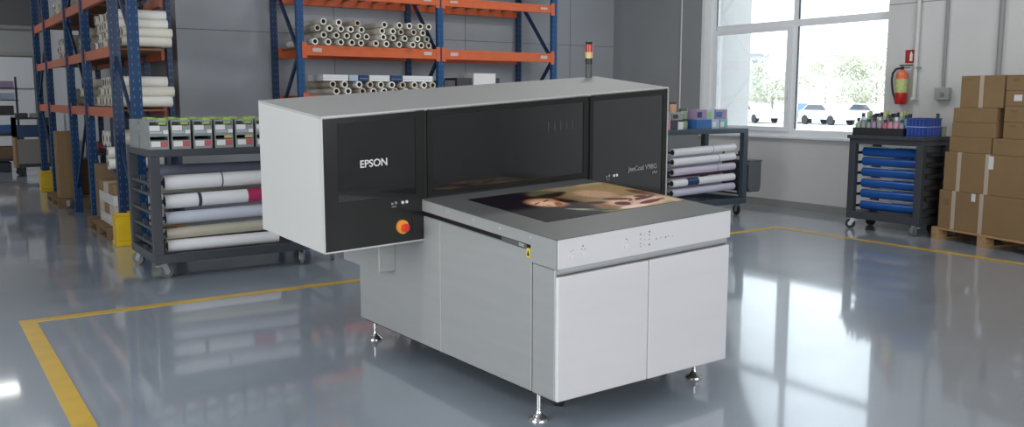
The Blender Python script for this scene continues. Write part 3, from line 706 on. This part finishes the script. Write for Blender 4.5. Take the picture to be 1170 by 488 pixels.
for (x, y, z, a, c, e2, mt, lab) in bx:
    carton('storage_box', (.6+x, 20.6+y, z), a, c, e2, mt, lab, group='boxes on the far workbench')
t = thing('tool_cart', (1.66, 19.2, 0), 'small dark cart with brown side panels at the far end of the aisle', 'cart')
b = MB().box(0, .04, 0, .6, .18, 1.15, M_card2).box(.56, .6, 0, .6, .18, .95, M_bench).box(.04, .56, .02, .58, .18, .22, M_bench).box(.04, .56, .0, .03, .25, .72, mat('grey_board', (.24, .23, .21), .8))
b.box(.0, .6, 0, .6, .76, .98, M_navy).box(0, .6, 0, .6, 1.10, 1.13, M_bench).box(.0, .04, 0, .6, .95, 1.12, M_bench).box(.56, .6, 0, .6, .95, 1.12, M_bench)
b.build('body', t)
for (x, y) in ((.05, .06), (.52, .06), (.05, .54), (.52, .54)): wheelset(t, x, y, .18, .06, M_rubber, M_rubber)
for (dx, mt, lab) in ((.05, M_bench, 'black gadget on top of the far tool cart, left'), (.3, M_crate, 'grey gadget on top of the far tool cart, right')):
    carton('gadget', (1.66+dx, 19.25, 1.131), .2, .25, .09, mt, lab)

# ------------------------------------------------------------------ carts with rolls
def roll(x0, x1, y, z, r, mt, label, group, bands=(), ez=0.0, holder=M_cartk, ex=.05, name='vinyl_roll'):
    """roll lying along x with a hollow core; ez lifts the right end"""
    t = thing(name, (x0, y, z), label, 'roll', group); L_ = x1-x0
    P_ = lambda s: (s*L_, 0, s*ez)
    b = MB().pipe(P_(0), P_(1), r, r*.80, mt, mt, 28)
    for (a, c, bm) in bands:
        b.pipe(P_(a), P_(c), r+.0012, r-.001, bm, bm, 28)
    b.build('sheet', t)
    MB().pipe(P_(.002), P_(.998), r*.79, r*.55, M_core, M_dark, 20).build('core', t)
    MB().cyl((-ex, 0, -.0), (L_+ex*.6, 0, ez), r*.30, holder, 12).build('spindle', t)
    return t
def frame_cart(name, loc, lx, ly, zb, zt_, mt, label, post=.07, rail=.06, forks=M_fork, wheels=M_wheelg, cz=.0, brackets=(), bz=.02, far_fork=None, posts_back=True, mtop=.06):
    t = thing(name, loc, label, 'cart')
    b = MB()
    b.box(0, lx, 0, ly, zt_-mtop, zt_, mt); b.box(0, lx, 0, rail, zb, zb+rail+.015, mt).box(0, lx, ly-rail, ly, zb, zb+rail+.015, mt)
    b.box(0, rail, rail, ly-rail, zb, zb+rail+.015, mt).box(lx-rail, lx, rail, ly-rail, zb, zb+rail+.015, mt)
    b.box(rail, lx-rail, rail, ly-rail, zb+.01, zb+.03, mt)
    for x in (0, lx-post):
        for y in (0, ly-post): b.box(x, x+post, y, y+post, zb+rail+.015, zt_-mtop, mt)
    b.build('frame', t, bevel=.004)
    for z in brackets:
        for x in (post*.2, lx-post*.8):
            k = MB(); k.box(x, x+.025, post, ly-post, z-.10, z-.075, mt)
            for yy in (.10, ly*.5): k.box(x-.0, x+.03, yy-.012, yy+.012, z-.075, z-.03, mt)
            k.build('roll_bracket', t)
    spots = [(.07, .07), (lx-.07, .07), (.07, ly-.07), (lx-.07, ly-.07)] + ([(1.29, .07)] if far_fork else [])
    for i, (x, y) in enumerate(spots):
        wheelset(t, x, y, zb, zb*.42, far_fork if (far_fork and i in (1, 3)) else forks, wheels, .3+i)
    return t
CX, CY = 1.60, 7.55
frame_cart('roll_cart', (CX, CY, 0), 1.66, .92, .135, 1.083, M_cartk, 'charcoal steel roll cart with grey bins on top, left of the printer',
           post=.078, brackets=(.88, .79, .635, .50, .37, .27), far_fork=M_brass)
g = 'rolls racked on the charcoal cart'
roll(1.74, 2.85, 7.90, .875, .060, M_paperg, 'slate grey roll, highest and furthest back on the charcoal cart', g)
roll(1.722, 2.84, 7.665, .800, .062, M_paper, 'white roll with a thin dark ring, top of the charcoal cart front stack', g, bands=((.42, .43, M_groove),), ez=.012)
roll(1.722, 2.84, 7.665, .640, .058, M_paper, 'white roll with a magenta band on the charcoal cart', g, bands=((.24, .265, M_cartk), (.62, .80, M_magenta), (.86, .97, M_pinkp)), ez=.018)
roll(1.722, 2.84, 7.665, .500, .052, M_paperb, 'pale bluish-white roll in the middle of the charcoal cart', g, ez=.018)
roll(1.722, 2.84, 7.665, .368, .047, M_champ, 'champagne metallic roll on the charcoal cart', g, ez=.018)
roll(1.725, 2.68, 7.665, .263, .053, M_paper, 'short white roll lying lowest on the charcoal cart', g)
# second row behind, seen through the open left end
for k, z in enumerate((.70, .56, .42, .29)):
    roll(1.76, 2.85, 8.22, z, .048, (M_champ, M_paperb, M_paper, M_champ)[k], 'roll in the back row of the charcoal cart, %s from the top' % ORD[k], g)
def bin_box(kind):
    t = thing('storage_bin', (0, 0, 0), 'bin', 'bin', 'grey bins stacked on the charcoal cart')
    wv, dv, hv = .152, .36, .118
    b = MB(); b.box(0, wv, 0, dv, 0, .006, M_crate).box(0, .006, 0, dv, .006, hv, M_crate).box(wv-.006, wv, 0, dv, .006, hv, M_crate).box(.006, wv-.006, dv-.006, dv, .006, hv, M_crate)
    b.box(.006, wv-.006, 0, .006, .006, .074, M_crate).box(.006, wv-.006, .0, .008, hv-.012, hv, M_crate)
    for yy in (.12, .24): b.box(-.002, 0, yy-.004, yy+.004, .01, hv, M_crate)
    b.build('shell', t)
    if kind == 'low':
        MB().box(.014, .085, -.002, .0, .022, .066, M_white).build('white_label', t)
        MB().box(.086, .142, -.002, .0, .022, .066, M_rlabel).build('red_label', t)
    elif kind == 'top':
        MB().box(.006, .085, -.002, .0, .034, .076, M_white).box(.008, .10, -.003, -.0005, .012, .026, M_lblue).build('white_label', t)
        MB().box(.110, .150, -.002, .0, .008, .038, M_white).build('price_card', t)
        MB().box(.012, .06, .012, .05, .08, .108, M_crated).build('dark_items', t)
    MB().box(.010, .148, .012, dv-.012, .008, .082, M_crated).build('contents', t)
    return t
protos = {k: bin_box(k) for k in ('low', 'top')}
usedp = set()
for j in (0, 1):
    for k, kind in enumerate(('low', 'top')):
        for i in range(7):
            p = protos[kind]
            if kind not in usedp: o = p; usedp.add(kind)
            else: o = copy_tree(p)
            o.location = (CX+.008+i*.176+(.0), CY+.015+j*.40, 1.0835+k*.1195)
            o['label'] = 'grey bin on the charcoal cart, %s layer, %s from left, %s row' % (('lower', 'upper')[k], ORD[i], ('front', 'back')[j])
            x, y, z = o.location
            if k == 1:
                g_ = MB().box(0, .060, 0, .20, 0, .052, M_green).build('green_carton', loc=(x+.080, y+.014, z+.083)); tag(g_, 'lime green carton in the upper bin, %s from left, %s row' % (ORD[i], ('front', 'back')[j]), 'carton', 'green cartons in the upper bins')
            elif j == 0 and i in (3, 4):
                g_ = MB().box(0, .062, 0, .02, 0, .026, M_yel).build('yellow_card', loc=(x+.085, y+.010, z+.083)); tag(g_, 'yellow card in the lower front bin, %s from the left' % ORD[i], 'card', 'yellow cards in the lower bins')
# second cart, by the window
DX, DY = 7.30, 7.60
frame_cart('roll_cart', (DX, DY, 0), 1.585, .75, .155, 1.122, M_cartn, 'slate blue roll cart below the window, half hidden by the printer',
           post=.075, brackets=(.86, .74, .62, .49, .36), forks=M_fork, wheels=M_rubber)
g = 'rolls racked on the slate blue cart'
for k, (z, bands, mt, lab) in enumerate(((.865, ((.62, .625, M_groove),), M_paper, 'white roll, top of the front stack on the slate blue cart'),
        (.745, ((.72, .726, M_groove),), M_paper, 'white roll with a thin ring, second from the top on the slate blue cart'),
        (.622, ((.70, .706, M_groove),), mat('pinkish_vinyl_roll', (.62, .56, .66), .4), 'pinkish-white roll, third from the top on the slate blue cart'),
        (.485, ((.22, .40, M_navy),), M_paper, 'white roll with a black printed label on the slate blue cart'),
        (.365, (), mat('lilac_vinyl_roll', (.56, .54, .66), .4), 'lilac-white roll, lowest on the slate blue cart'))):
    roll(7.60, 8.69, 7.665, z-.015, .046, mt, lab, g, bands=bands, ez=.035, holder=M_rubber, ex=.06)
for k, z in enumerate((.80, .68, .56, .43)):
    roll(7.58, 8.65, 7.86, z, .045, (M_paperb, M_paperb, mat('plum_vinyl_roll', (.20, .09, .14), .4), M_paperb)[k], 'dull coloured roll in the back row of the slate blue cart, %s from the top' % ORD[k], g, ez=.01)
# goods on the second cart
def box_named(name, x0, x1, y, dy, z, h_, mt, label, cat, band=None, group=None):
    b = MB(); b.box(0, x1-x0, 0, dy, 0, h_, mt)
    o = b.build(name, loc=(x0, y, z), bevel=.004); tag(o, label, cat, group)
    if band: MB().box(.01, (x1-x0)*.55, -.0015, 0, h_*.2, h_*.75, band).build('label_patch', o)
    return o
zt2 = 1.1225
gg = 'boxes on the slate blue cart'
box_named('product_box', 7.45, 7.60, 7.70, .2, zt2, .115, M_pink, 'pink box at the printer end of the slate blue cart', 'box', M_pinkp, gg)
box_named('product_box', 7.61, 7.72, 7.70, .2, zt2, .115, M_bench, 'black box next to the pink box on the slate blue cart', 'box', None, gg)
box_named('product_box', 7.73, 7.815, 7.70, .2, zt2, .09, M_white, 'small white box between black and green ones on the slate blue cart', 'box', None, gg)
box_named('product_box', 8.05, 8.30, 7.70, .22, zt2, .115, M_bbox, 'bright blue box in the lower layer on the slate blue cart', 'box', None, gg)
box_named('product_box', 8.315, 8.45, 7.70, .2, zt2, .115, M_lblue, 'pale blue box in the lower layer on the slate blue cart', 'box', M_white, gg)
box_named('product_box', 8.46, 8.60, 7.70, .2, zt2, .115, M_teal, 'teal box at the right end of the lower layer on the slate blue cart', 'box', M_white, gg)
box_named('product_box', 7.45, 7.62, 7.71, .2, zt2+.1155, .10, M_crate, 'grey box stacked on the pink box', 'box', M_bench, gg)
box_named('product_box', 7.635, 7.81, 7.71, .2, zt2+.1155, .09, mat('stone_grey_box', (.30, .30, .28), .6), 'stone grey box stacked above the black box', 'box', M_bench, gg)
box_named('product_box', 8.05, 8.22, 7.71, .2, zt2+.1155, .125, M_mauve, 'dark mauve box in the upper layer on the slate blue cart', 'box', M_navy, gg)
box_named('product_box', 8.23, 8.37, 7.71, .2, zt2+.1155, .125, M_lblue, 'pale box with green label in the upper layer on the slate blue cart', 'box', M_green, gg)
box_named('product_box', 8.385, 8.60, 7.71, .2, zt2+.1155, .125, M_mauve, 'mauve and blue box at the right end of the upper layer', 'box', M_bbox, gg)
def tub(x, y, z, r, h_, body, lid, label, cat='tub', group=None, lab=None):
    t = thing('lidded_tub', (x, y, z), label, cat, group)
    MB().lathe([(r*.9, 0), (r, .01), (r, h_*.78)], (0, 0, 0), body, 20).build('body', t)
    MB().lathe([(r*1.04, h_*.78), (r*1.04, h_*.96), (r*.9, h_)], (0, 0, 0), lid, 20).build('lid', t)
    if lab: MB().pipe((0, 0, h_*.2), (0, 0, h_*.6), r+.002, r-.001, lab, lab, 20).build('label_band', t)
    return t
tub(7.93, 7.82, zt2, .055, .125, M_olive, M_bench, 'sage green tub with a dark lid, lower of two on the slate blue cart', lab=M_olive)
tub(7.93, 7.82, zt2+.1262, .052, .125, M_olive, mat('dark_green_lid', (.03, .09, .04), .5), 'sage green tub with a green lid, upper of two on the slate blue cart')
tub(7.76, 7.83, zt2+.2062, .040, .13, mat('peach_jar', (.62, .33, .22), .5), M_bench, 'peach coloured jar with a dark lid on the grey box', 'jar')
t = thing('white_canister', (7.52, 7.84, zt2+.2158), 'white canister on the stacked boxes beside the printer corner', 'canister')
MB().lathe([(.042, 0), (.045, .01), (.045, .10), (.062, .115), (.062, .145), (.03, .15)], (0, 0, 0), M_white, 20).build('body', t)
# waste bin hung on the cart end
t = thing('waste_bin', (8.925, 7.60, .29), 'grey plastic bin hooked on the window end of the slate blue cart', 'bin')
MB().prism([(0, .06), (.03, .0), (.21, .0), (.235, .06), (.235, .40), (0, .40)], 1, 0, .45, M_bin).build('body', t, bevel=.01)
MB().box(-.004, .245, -.006, .456, .40, .415, M_bin).box(-.0404, .0, .0, .07, .36, .40, M_bin).build('rim', t)

# third cart, with blue film rolls
EX, EY = 8.95, 5.27
t = thing('roll_cart', (EX, EY, 0), 'black cart racked with blue film rolls, left of the stacked cartons', 'cart')
b = MB(); K = M_cartk; LX, LY_ = .52, .90
b.box(-.02, LX, -.01, LY_+.02, 1.045, 1.085, K).box(0, LX, 0, LY_, .985, 1.045, K)
b.box(0, LX, 0, LY_, .125, .205, K)
for y in (0, LY_-.08): b.box(0, .07, y, y+.08, .205, .985, K); b.box(LX-.07, LX, y, y+.08, .205, .985, K)
b.build('frame', t, bevel=.004)
MB().box(.075, LX-.075, .045, .055, .21, .98, mat('grey_side_board', (.10, .105, .11), .6)).build('side_board', t)
lev = [.905, .795, .672, .545, .425, .290]
for z in lev:
    b = MB().box(.02, LX-.02, .005, .03, z-.028, z+.012, M_rubber).box(.10, LX+.04, -.045, .005, z-.030, z+.012, M_rubber).box(LX+.01, LX+.04, -.065, -.045, z-.02, z+.03, M_rubber)
    b.build('roll_arm', t)
    MB().box(.02, LX-.02, LY_-.075, LY_-.06, z-.04, z-.01, M_rubber).build('roll_arm', t)
for i, (x, y) in enumerate(((.05, .07), (LX-.07, .07), (.05, LY_-.07), (LX-.07, LY_-.07))): wheelset(t, x, y, .125, .055, (M_fork, M_rubber, M_fork, M_rubber)[i], (M_wheelg, M_rubber, M_rubber, M_rubber)[i], 1.2+i*.4)
for i, z in enumerate(lev):
    tt = thing('film_roll', (EX+.125, EY+.10, z-.010), 'blue film roll, %s from the top on the black cart' % ORD[i], 'roll', 'blue film rolls on the black cart')
    MB().cyl((0, .02, 0), (0, .68, 0), .051, M_bfilm, 24).build('sheet', tt)
    MB().cyl((0, -.02, 0), (0, .70, 0), .016, M_rubber, 12).build('spindle', tt)
    MB().box(-.03, .0, .30, .67, .0505, .054, M_white).build('white_liner', tt)
    tt = thing('film_roll', (EX+.23, EY+.10, z+.005), 'white roll behind the %s blue one on the black cart' % ORD[i], 'roll', 'white rolls behind the blue ones on the black cart')
    MB().cyl((0, .02, 0), (0, .70, 0), .038, M_paper, 20).build('sheet', tt)
    MB().cyl((0, -.02, 0), (0, .72, 0), .014, M_rubber, 12).build('spindle', tt)
# trays and bottles on top
zt3 = 1.0855
def tray(x, y, z, sx, sy, h_, label, mt):
    o = MB().box(0, sx, 0, sy, 0, .008, mt).box(0, .008, 0, sy, .008, h_, mt).box(sx-.008, sx, 0, sy, .008, h_, mt).box(.008, sx-.008, 0, .008, .008, h_, mt).box(.008, sx-.008, sy-.008, sy, .008, h_, mt).build('tray', loc=(x, y, z))
    return tag(o, label, 'tray')
def bottle(x, y, z, r, h_, body, cap, label, group='bottles in the tray on the black cart'):
    t = thing('bottle', (x, y, z), label, 'bottle', group)
    MB().lathe([(r*.9, 0), (r, .006), (r, h_*.62), (r*.45, h_*.76), (r*.42, h_*.84)], (0, 0, 0), body, 14).build('body', t)
    MB().cyl((0, 0, h_*.82), (0, 0, h_), r*.55, cap, 12).build('cap', t)
tray(EX+.02, EY+.26, zt3, .42, .62, .085, 'dark tray holding many small bottles on the black cart', M_rubber)
bc = [(M_pink, 'pink'), (M_mauve, 'mauve'), (M_teal, 'teal'), (M_olive, 'sage green'), (M_crate, 'grey'), (mat('rose_bottle', (.50, .12, .20), .4), 'rose')]
order = [1, 0, 0, 5, 4, 1, 4, 4, 3]
for i in range(9):
    mt, nm = bc[order[i]]
    bottle(EX+.062, EY+.30+i*.067, zt3+.0085, .032, .170+.014*((i*5) % 3), mt, (M_bench, M_white, M_bench)[i % 3], '%s bottle in the front row of the tray, %s from the cartons' % (nm, ORD[i]))
order = [2, 2, 4, 1, 3, 3, 0, 2, 4]
for i in range(9):
    mt, nm = bc[order[i]]
    bottle(EX+.15, EY+.30+i*.067, zt3+.0085, .032, .225+.014*((i*2) % 3), mt, (M_bench, mat('cream_cap', (.62, .55, .32), .5), M_bench)[i % 3], '%s taller bottle in the second row of the tray, %s from the cartons' % (nm, ORD[i]))
for i in range(8):
    mt, nm = ((M_olive, 'sage green'), (M_teal, 'teal'), (M_crate, 'grey'), (M_mauve, 'mauve'))[(i*3) % 4]
    bottle(EX+.25, EY+.32+i*.070, zt3+.0085, .033, .235+.015*((i*5) % 3), mt, (M_crated, M_green, M_rubber)[i % 3], '%s bottle in the rear row of the tray, %s from the cartons' % (nm, ORD[i]))
o = MB()
o.box(0, .30, 0, .22, 0, .20, M_bplas)
for k in range(5): o.box(-.004, 0, .02+k*.042, .035+k*.042, .02, .18, mat('blue_crate_rib', (.05, .10, .40), .4))
for k in range(5): o.box(.03+k*.055, .05+k*.055, -.004, 0, .02, .18, mat('blue_crate_rib', (.05, .10, .40), .4))
o.box(-.006, .306, -.006, .226, .188, .20, mat('blue_crate_rib', (.05, .10, .40), .4)).box(-.006, .306, -.006, .226, .105, .112, M_lblue)
tag(o.build('plastic_crate', loc=(EX+.03, EY+.005, zt3)), 'ribbed blue plastic crate on the black cart', 'crate')
bottle(EX+.42, EY+.10, zt3, .032, .25, mat('dark_green_bottle', (.05, .12, .05), .3), mat('dark_green_lid', (.03, .09, .04), .5), 'tall dark green bottle at the carton end of the black cart', None)
tub(EX+.40, EY+.02, zt3, .032, .11, M_olive, M_crate, 'small glass jar in front of the green bottle', 'jar')

# ------------------------------------------------------------------ pallet of cartons
PRZ = math.atan2(4.081-5.192, 8.767-9.068)            # direction of the pallet's front edge
px0, py0 = 9.068, 5.192
wood_pallet((px0, py0, 0), 1.30, .80, M_wood, 'pine pallet under the stacked brown cartons at the right wall', PRZ)
def pbox(s0, s1, d0, dd, z, h_, label, tapes=(), labels=(), marks=(), mt=M_card):
    c, s_ = math.cos(PRZ), math.sin(PRZ)
    x = px0+s0*c-d0*s_; y = py0+s0*s_+d0*c
    t = MB().box(0, s1-s0, 0, dd, 0, h_, mt).build('cardboard_box', loc=(x, y, z), rot=(0, 0, PRZ), bevel=.005)
    tag(t, label, 'cardboard box', 'brown cartons stacked on the pallet')
    L_ = s1-s0
    MB().box(0, L_, dd*.5-.003, dd*.5+.003, h_, h_+.001, M_card2).build('flap_seam', t)
    for (a, w_) in tapes:
        MB().box(a, a+w_, -.0015, 0, .0, h_, M_tape).box(a, a+w_, 0, dd, h_, h_+.0015, M_tape).build('tape_strip', t)
    for (a, w_, za, hh) in labels: MB().box(a, a+w_, -.003, -.0015, za, za+hh, M_white).build('white_label', t)
    for (a, w_, za, hh) in marks: MB().box(a, a+w_, -.002, -.0005, za, za+hh, M_card2).build('printed_mark', t)
D = .02
pbox(.06, 1.28, D, .70, .1285, .405, 'large taped carton at the bottom of the pallet stack', tapes=((.17, .05), (.52, .05)), labels=((.42, .05, .32, .08),), marks=((.06, .08, .25, .07),))
pbox(.10, 1.28, D, .70, .535, .405, 'large taped carton, second layer of the pallet stack', tapes=((.17, .05), (.52, .05)), labels=((.56, .06, .26, .13),))
pbox(.13, .66, D+.02, .34, .9415, .160, 'flat carton in the left column, directly on the large cartons', tapes=())
pbox(.15, .69, D+.02, .34, 1.1025, .150, 'flat carton in the left column, second above the large cartons')
pbox(.16, .69, D+.02, .34, 1.2535, .150, 'flat carton in the left column, third above the large cartons', marks=((.3, .05, .12, .01),))
pbox(.235, .75, D+.02, .38, 1.4045, .325, 'taller carton with a vertical tape on top of the left column', tapes=((.235, .05),), marks=((.04, .1, .28, .015),))
pbox(.69, 1.28, D+.0, .42, .9415, .160, 'wide carton with a white label at the foot of the right column', labels=((.42, .10, .06, .05),), marks=((.05, .08, .12, .02),))
pbox(.775, 1.28, D+.03, .40, 1.1025, .165, 'carton in the right column, second from its foot', labels=((.33, .07, .05, .06),), marks=((.06, .08, .12, .02),))
pbox(.775, 1.28, D+.03, .40, 1.2685, .155, 'carton in the right column, third from its foot', marks=((.06, .08, .10, .02),))
pbox(.775, 1.28, D+.03, .40, 1.4245, .150, 'carton with a dark mark in the right column, second from the top', marks=((.08, .06, .08, .03),), labels=((.10, .09, .05, .06),))
pbox(.775, 1.28, D+.03, .40, 1.5755, .150, 'topmost carton of the right column on the pallet', marks=((.08, .06, .09, .03), (.0, .3, .14, .008)))

# ------------------------------------------------------------------ right wall fittings
XRW = XR-.0005
t = thing('fire_extinguisher', (XR-.085, 6.12, 1.43), 'red fire extinguisher hanging on the wall right of the window', 'fire extinguisher')
MB().lathe([(.060, 0), (.068, .015), (.068, .135)], (0, 0, 0), M_extred, 24).build('cylinder_base', t)
MB().lathe([(.0675, .135), (.0675, .33), (.055, .375), (.030, .40), (.020, .41)], (0, 0, 0), M_extor, 24).build('cylinder', t)
MB().pipe((0, 0, .14), (0, 0, .30), .0695, .067, M_extlab, M_extlab, 24).build('label_band', t)
MB().cyl((0, 0, .41), (0, 0, .45), .018, M_rubber, 12).box(-.015, .015, -.12, .03, .455, .468, M_rubber).box(-.015, .015, -.09, .02, .43, .44, M_rubber).build('valve_and_lever', t)
hose = [(0, .02, .43), (0, .08, .42), (0, .12, .37), (0, .13, .30), (0, .12, .20), (0, .10, .12), (0, .075, .07), (-.01, .06, .03)]
MB().tube(hose, .012, M_rubber, 10).build('hose', t)
MB().box(.068, .083, -.02, .02, .28, .33, M_pipeg).build('wall_bracket', t)
t = thing('fire_sign', (XR-.006, 6.065, 1.92), 'small red fire extinguisher sign above the extinguisher', 'sign')
MB().box(0, .0055, -.075, .075, 0, .155, M_sign).build('plate', t)
MB().box(-.001, 0, -.018, .018, .02, .11, M_white).prism([(-.010, .11), (.010, .11), (.006, .135), (-.006, .135)], 0, -.001, 0, M_white).build('symbol', t)
t = thing('conduit_pipe', (XR, 5.985, 0), 'white conduit pipe running down the wall beside the extinguisher', 'pipe')
MB().cyl((-.03, 0, 1.50), (-.03, 0, ZC-.002), .024, M_pipe, 14).build('tube', t)
MB().box(-.05, 0, -.055, .02, 1.85, 1.87, M_pipeg).box(-.06, -.0, -.03, .03, 1.48, 1.51, M_pipe).build('clamp', t)
tag(MB().cyl((XR-.022, 5.64, 1.63), (XR-.022, 5.64, ZC-.002), .017, M_pipeg, 12).build('conduit_pipe'), 'thin grey conduit pipe ending at the wall switch box', 'pipe')
tag(MB().cyl((XR-.030, 5.02, .12), (XR-.030, 5.02, ZC-.002), .026, M_pipeg, 12).build('conduit_pipe'), 'grey conduit pipe behind the stacked cartons', 'pipe')
t = thing('switch_box', (XR-.07, 5.63, 1.48), 'grey switch box on the wall above the black cart', 'switch box')
MB().box(0, .0695, -.085, .085, 0, .145, M_swbox).build('housing', t, bevel=.006)
MB().cyl((0, -.01, .07), (-.02, -.01, .07), .022, M_pipeg, 14).build('knob', t)
tag(MB().cyl((XR-.016, 9.86, 1.0), (XR-.016, 9.86, ZC-.002), .013, M_pipe, 10).build('conduit_pipe'), 'thin white conduit pipe on the shaded wall left of the window', 'pipe')
# ceiling lamps seen mirrored in the aisle floor
for k, (x, y, wd) in enumerate(((1.25, 21.3, 'far'), (1.45, 17.6, 'near'))):
    t = thing('ceiling_lamp', (x, y, 4.72), 'bright ceiling lamp over the left aisle, %s one of two' % wd, 'ceiling lamp')
    MB().box(-.35, .35, -.35, .35, .03, .10, M_swbox).cyl((0, 0, .1), (0, 0, .28), .01, M_swbox, 8).build('housing', t)
    MB().box(-.32, .32, -.32, .32, .015, .03, mat('lamp_diffuser', (1, .98, .93), .5, emit=9)).build('diffuser', t)
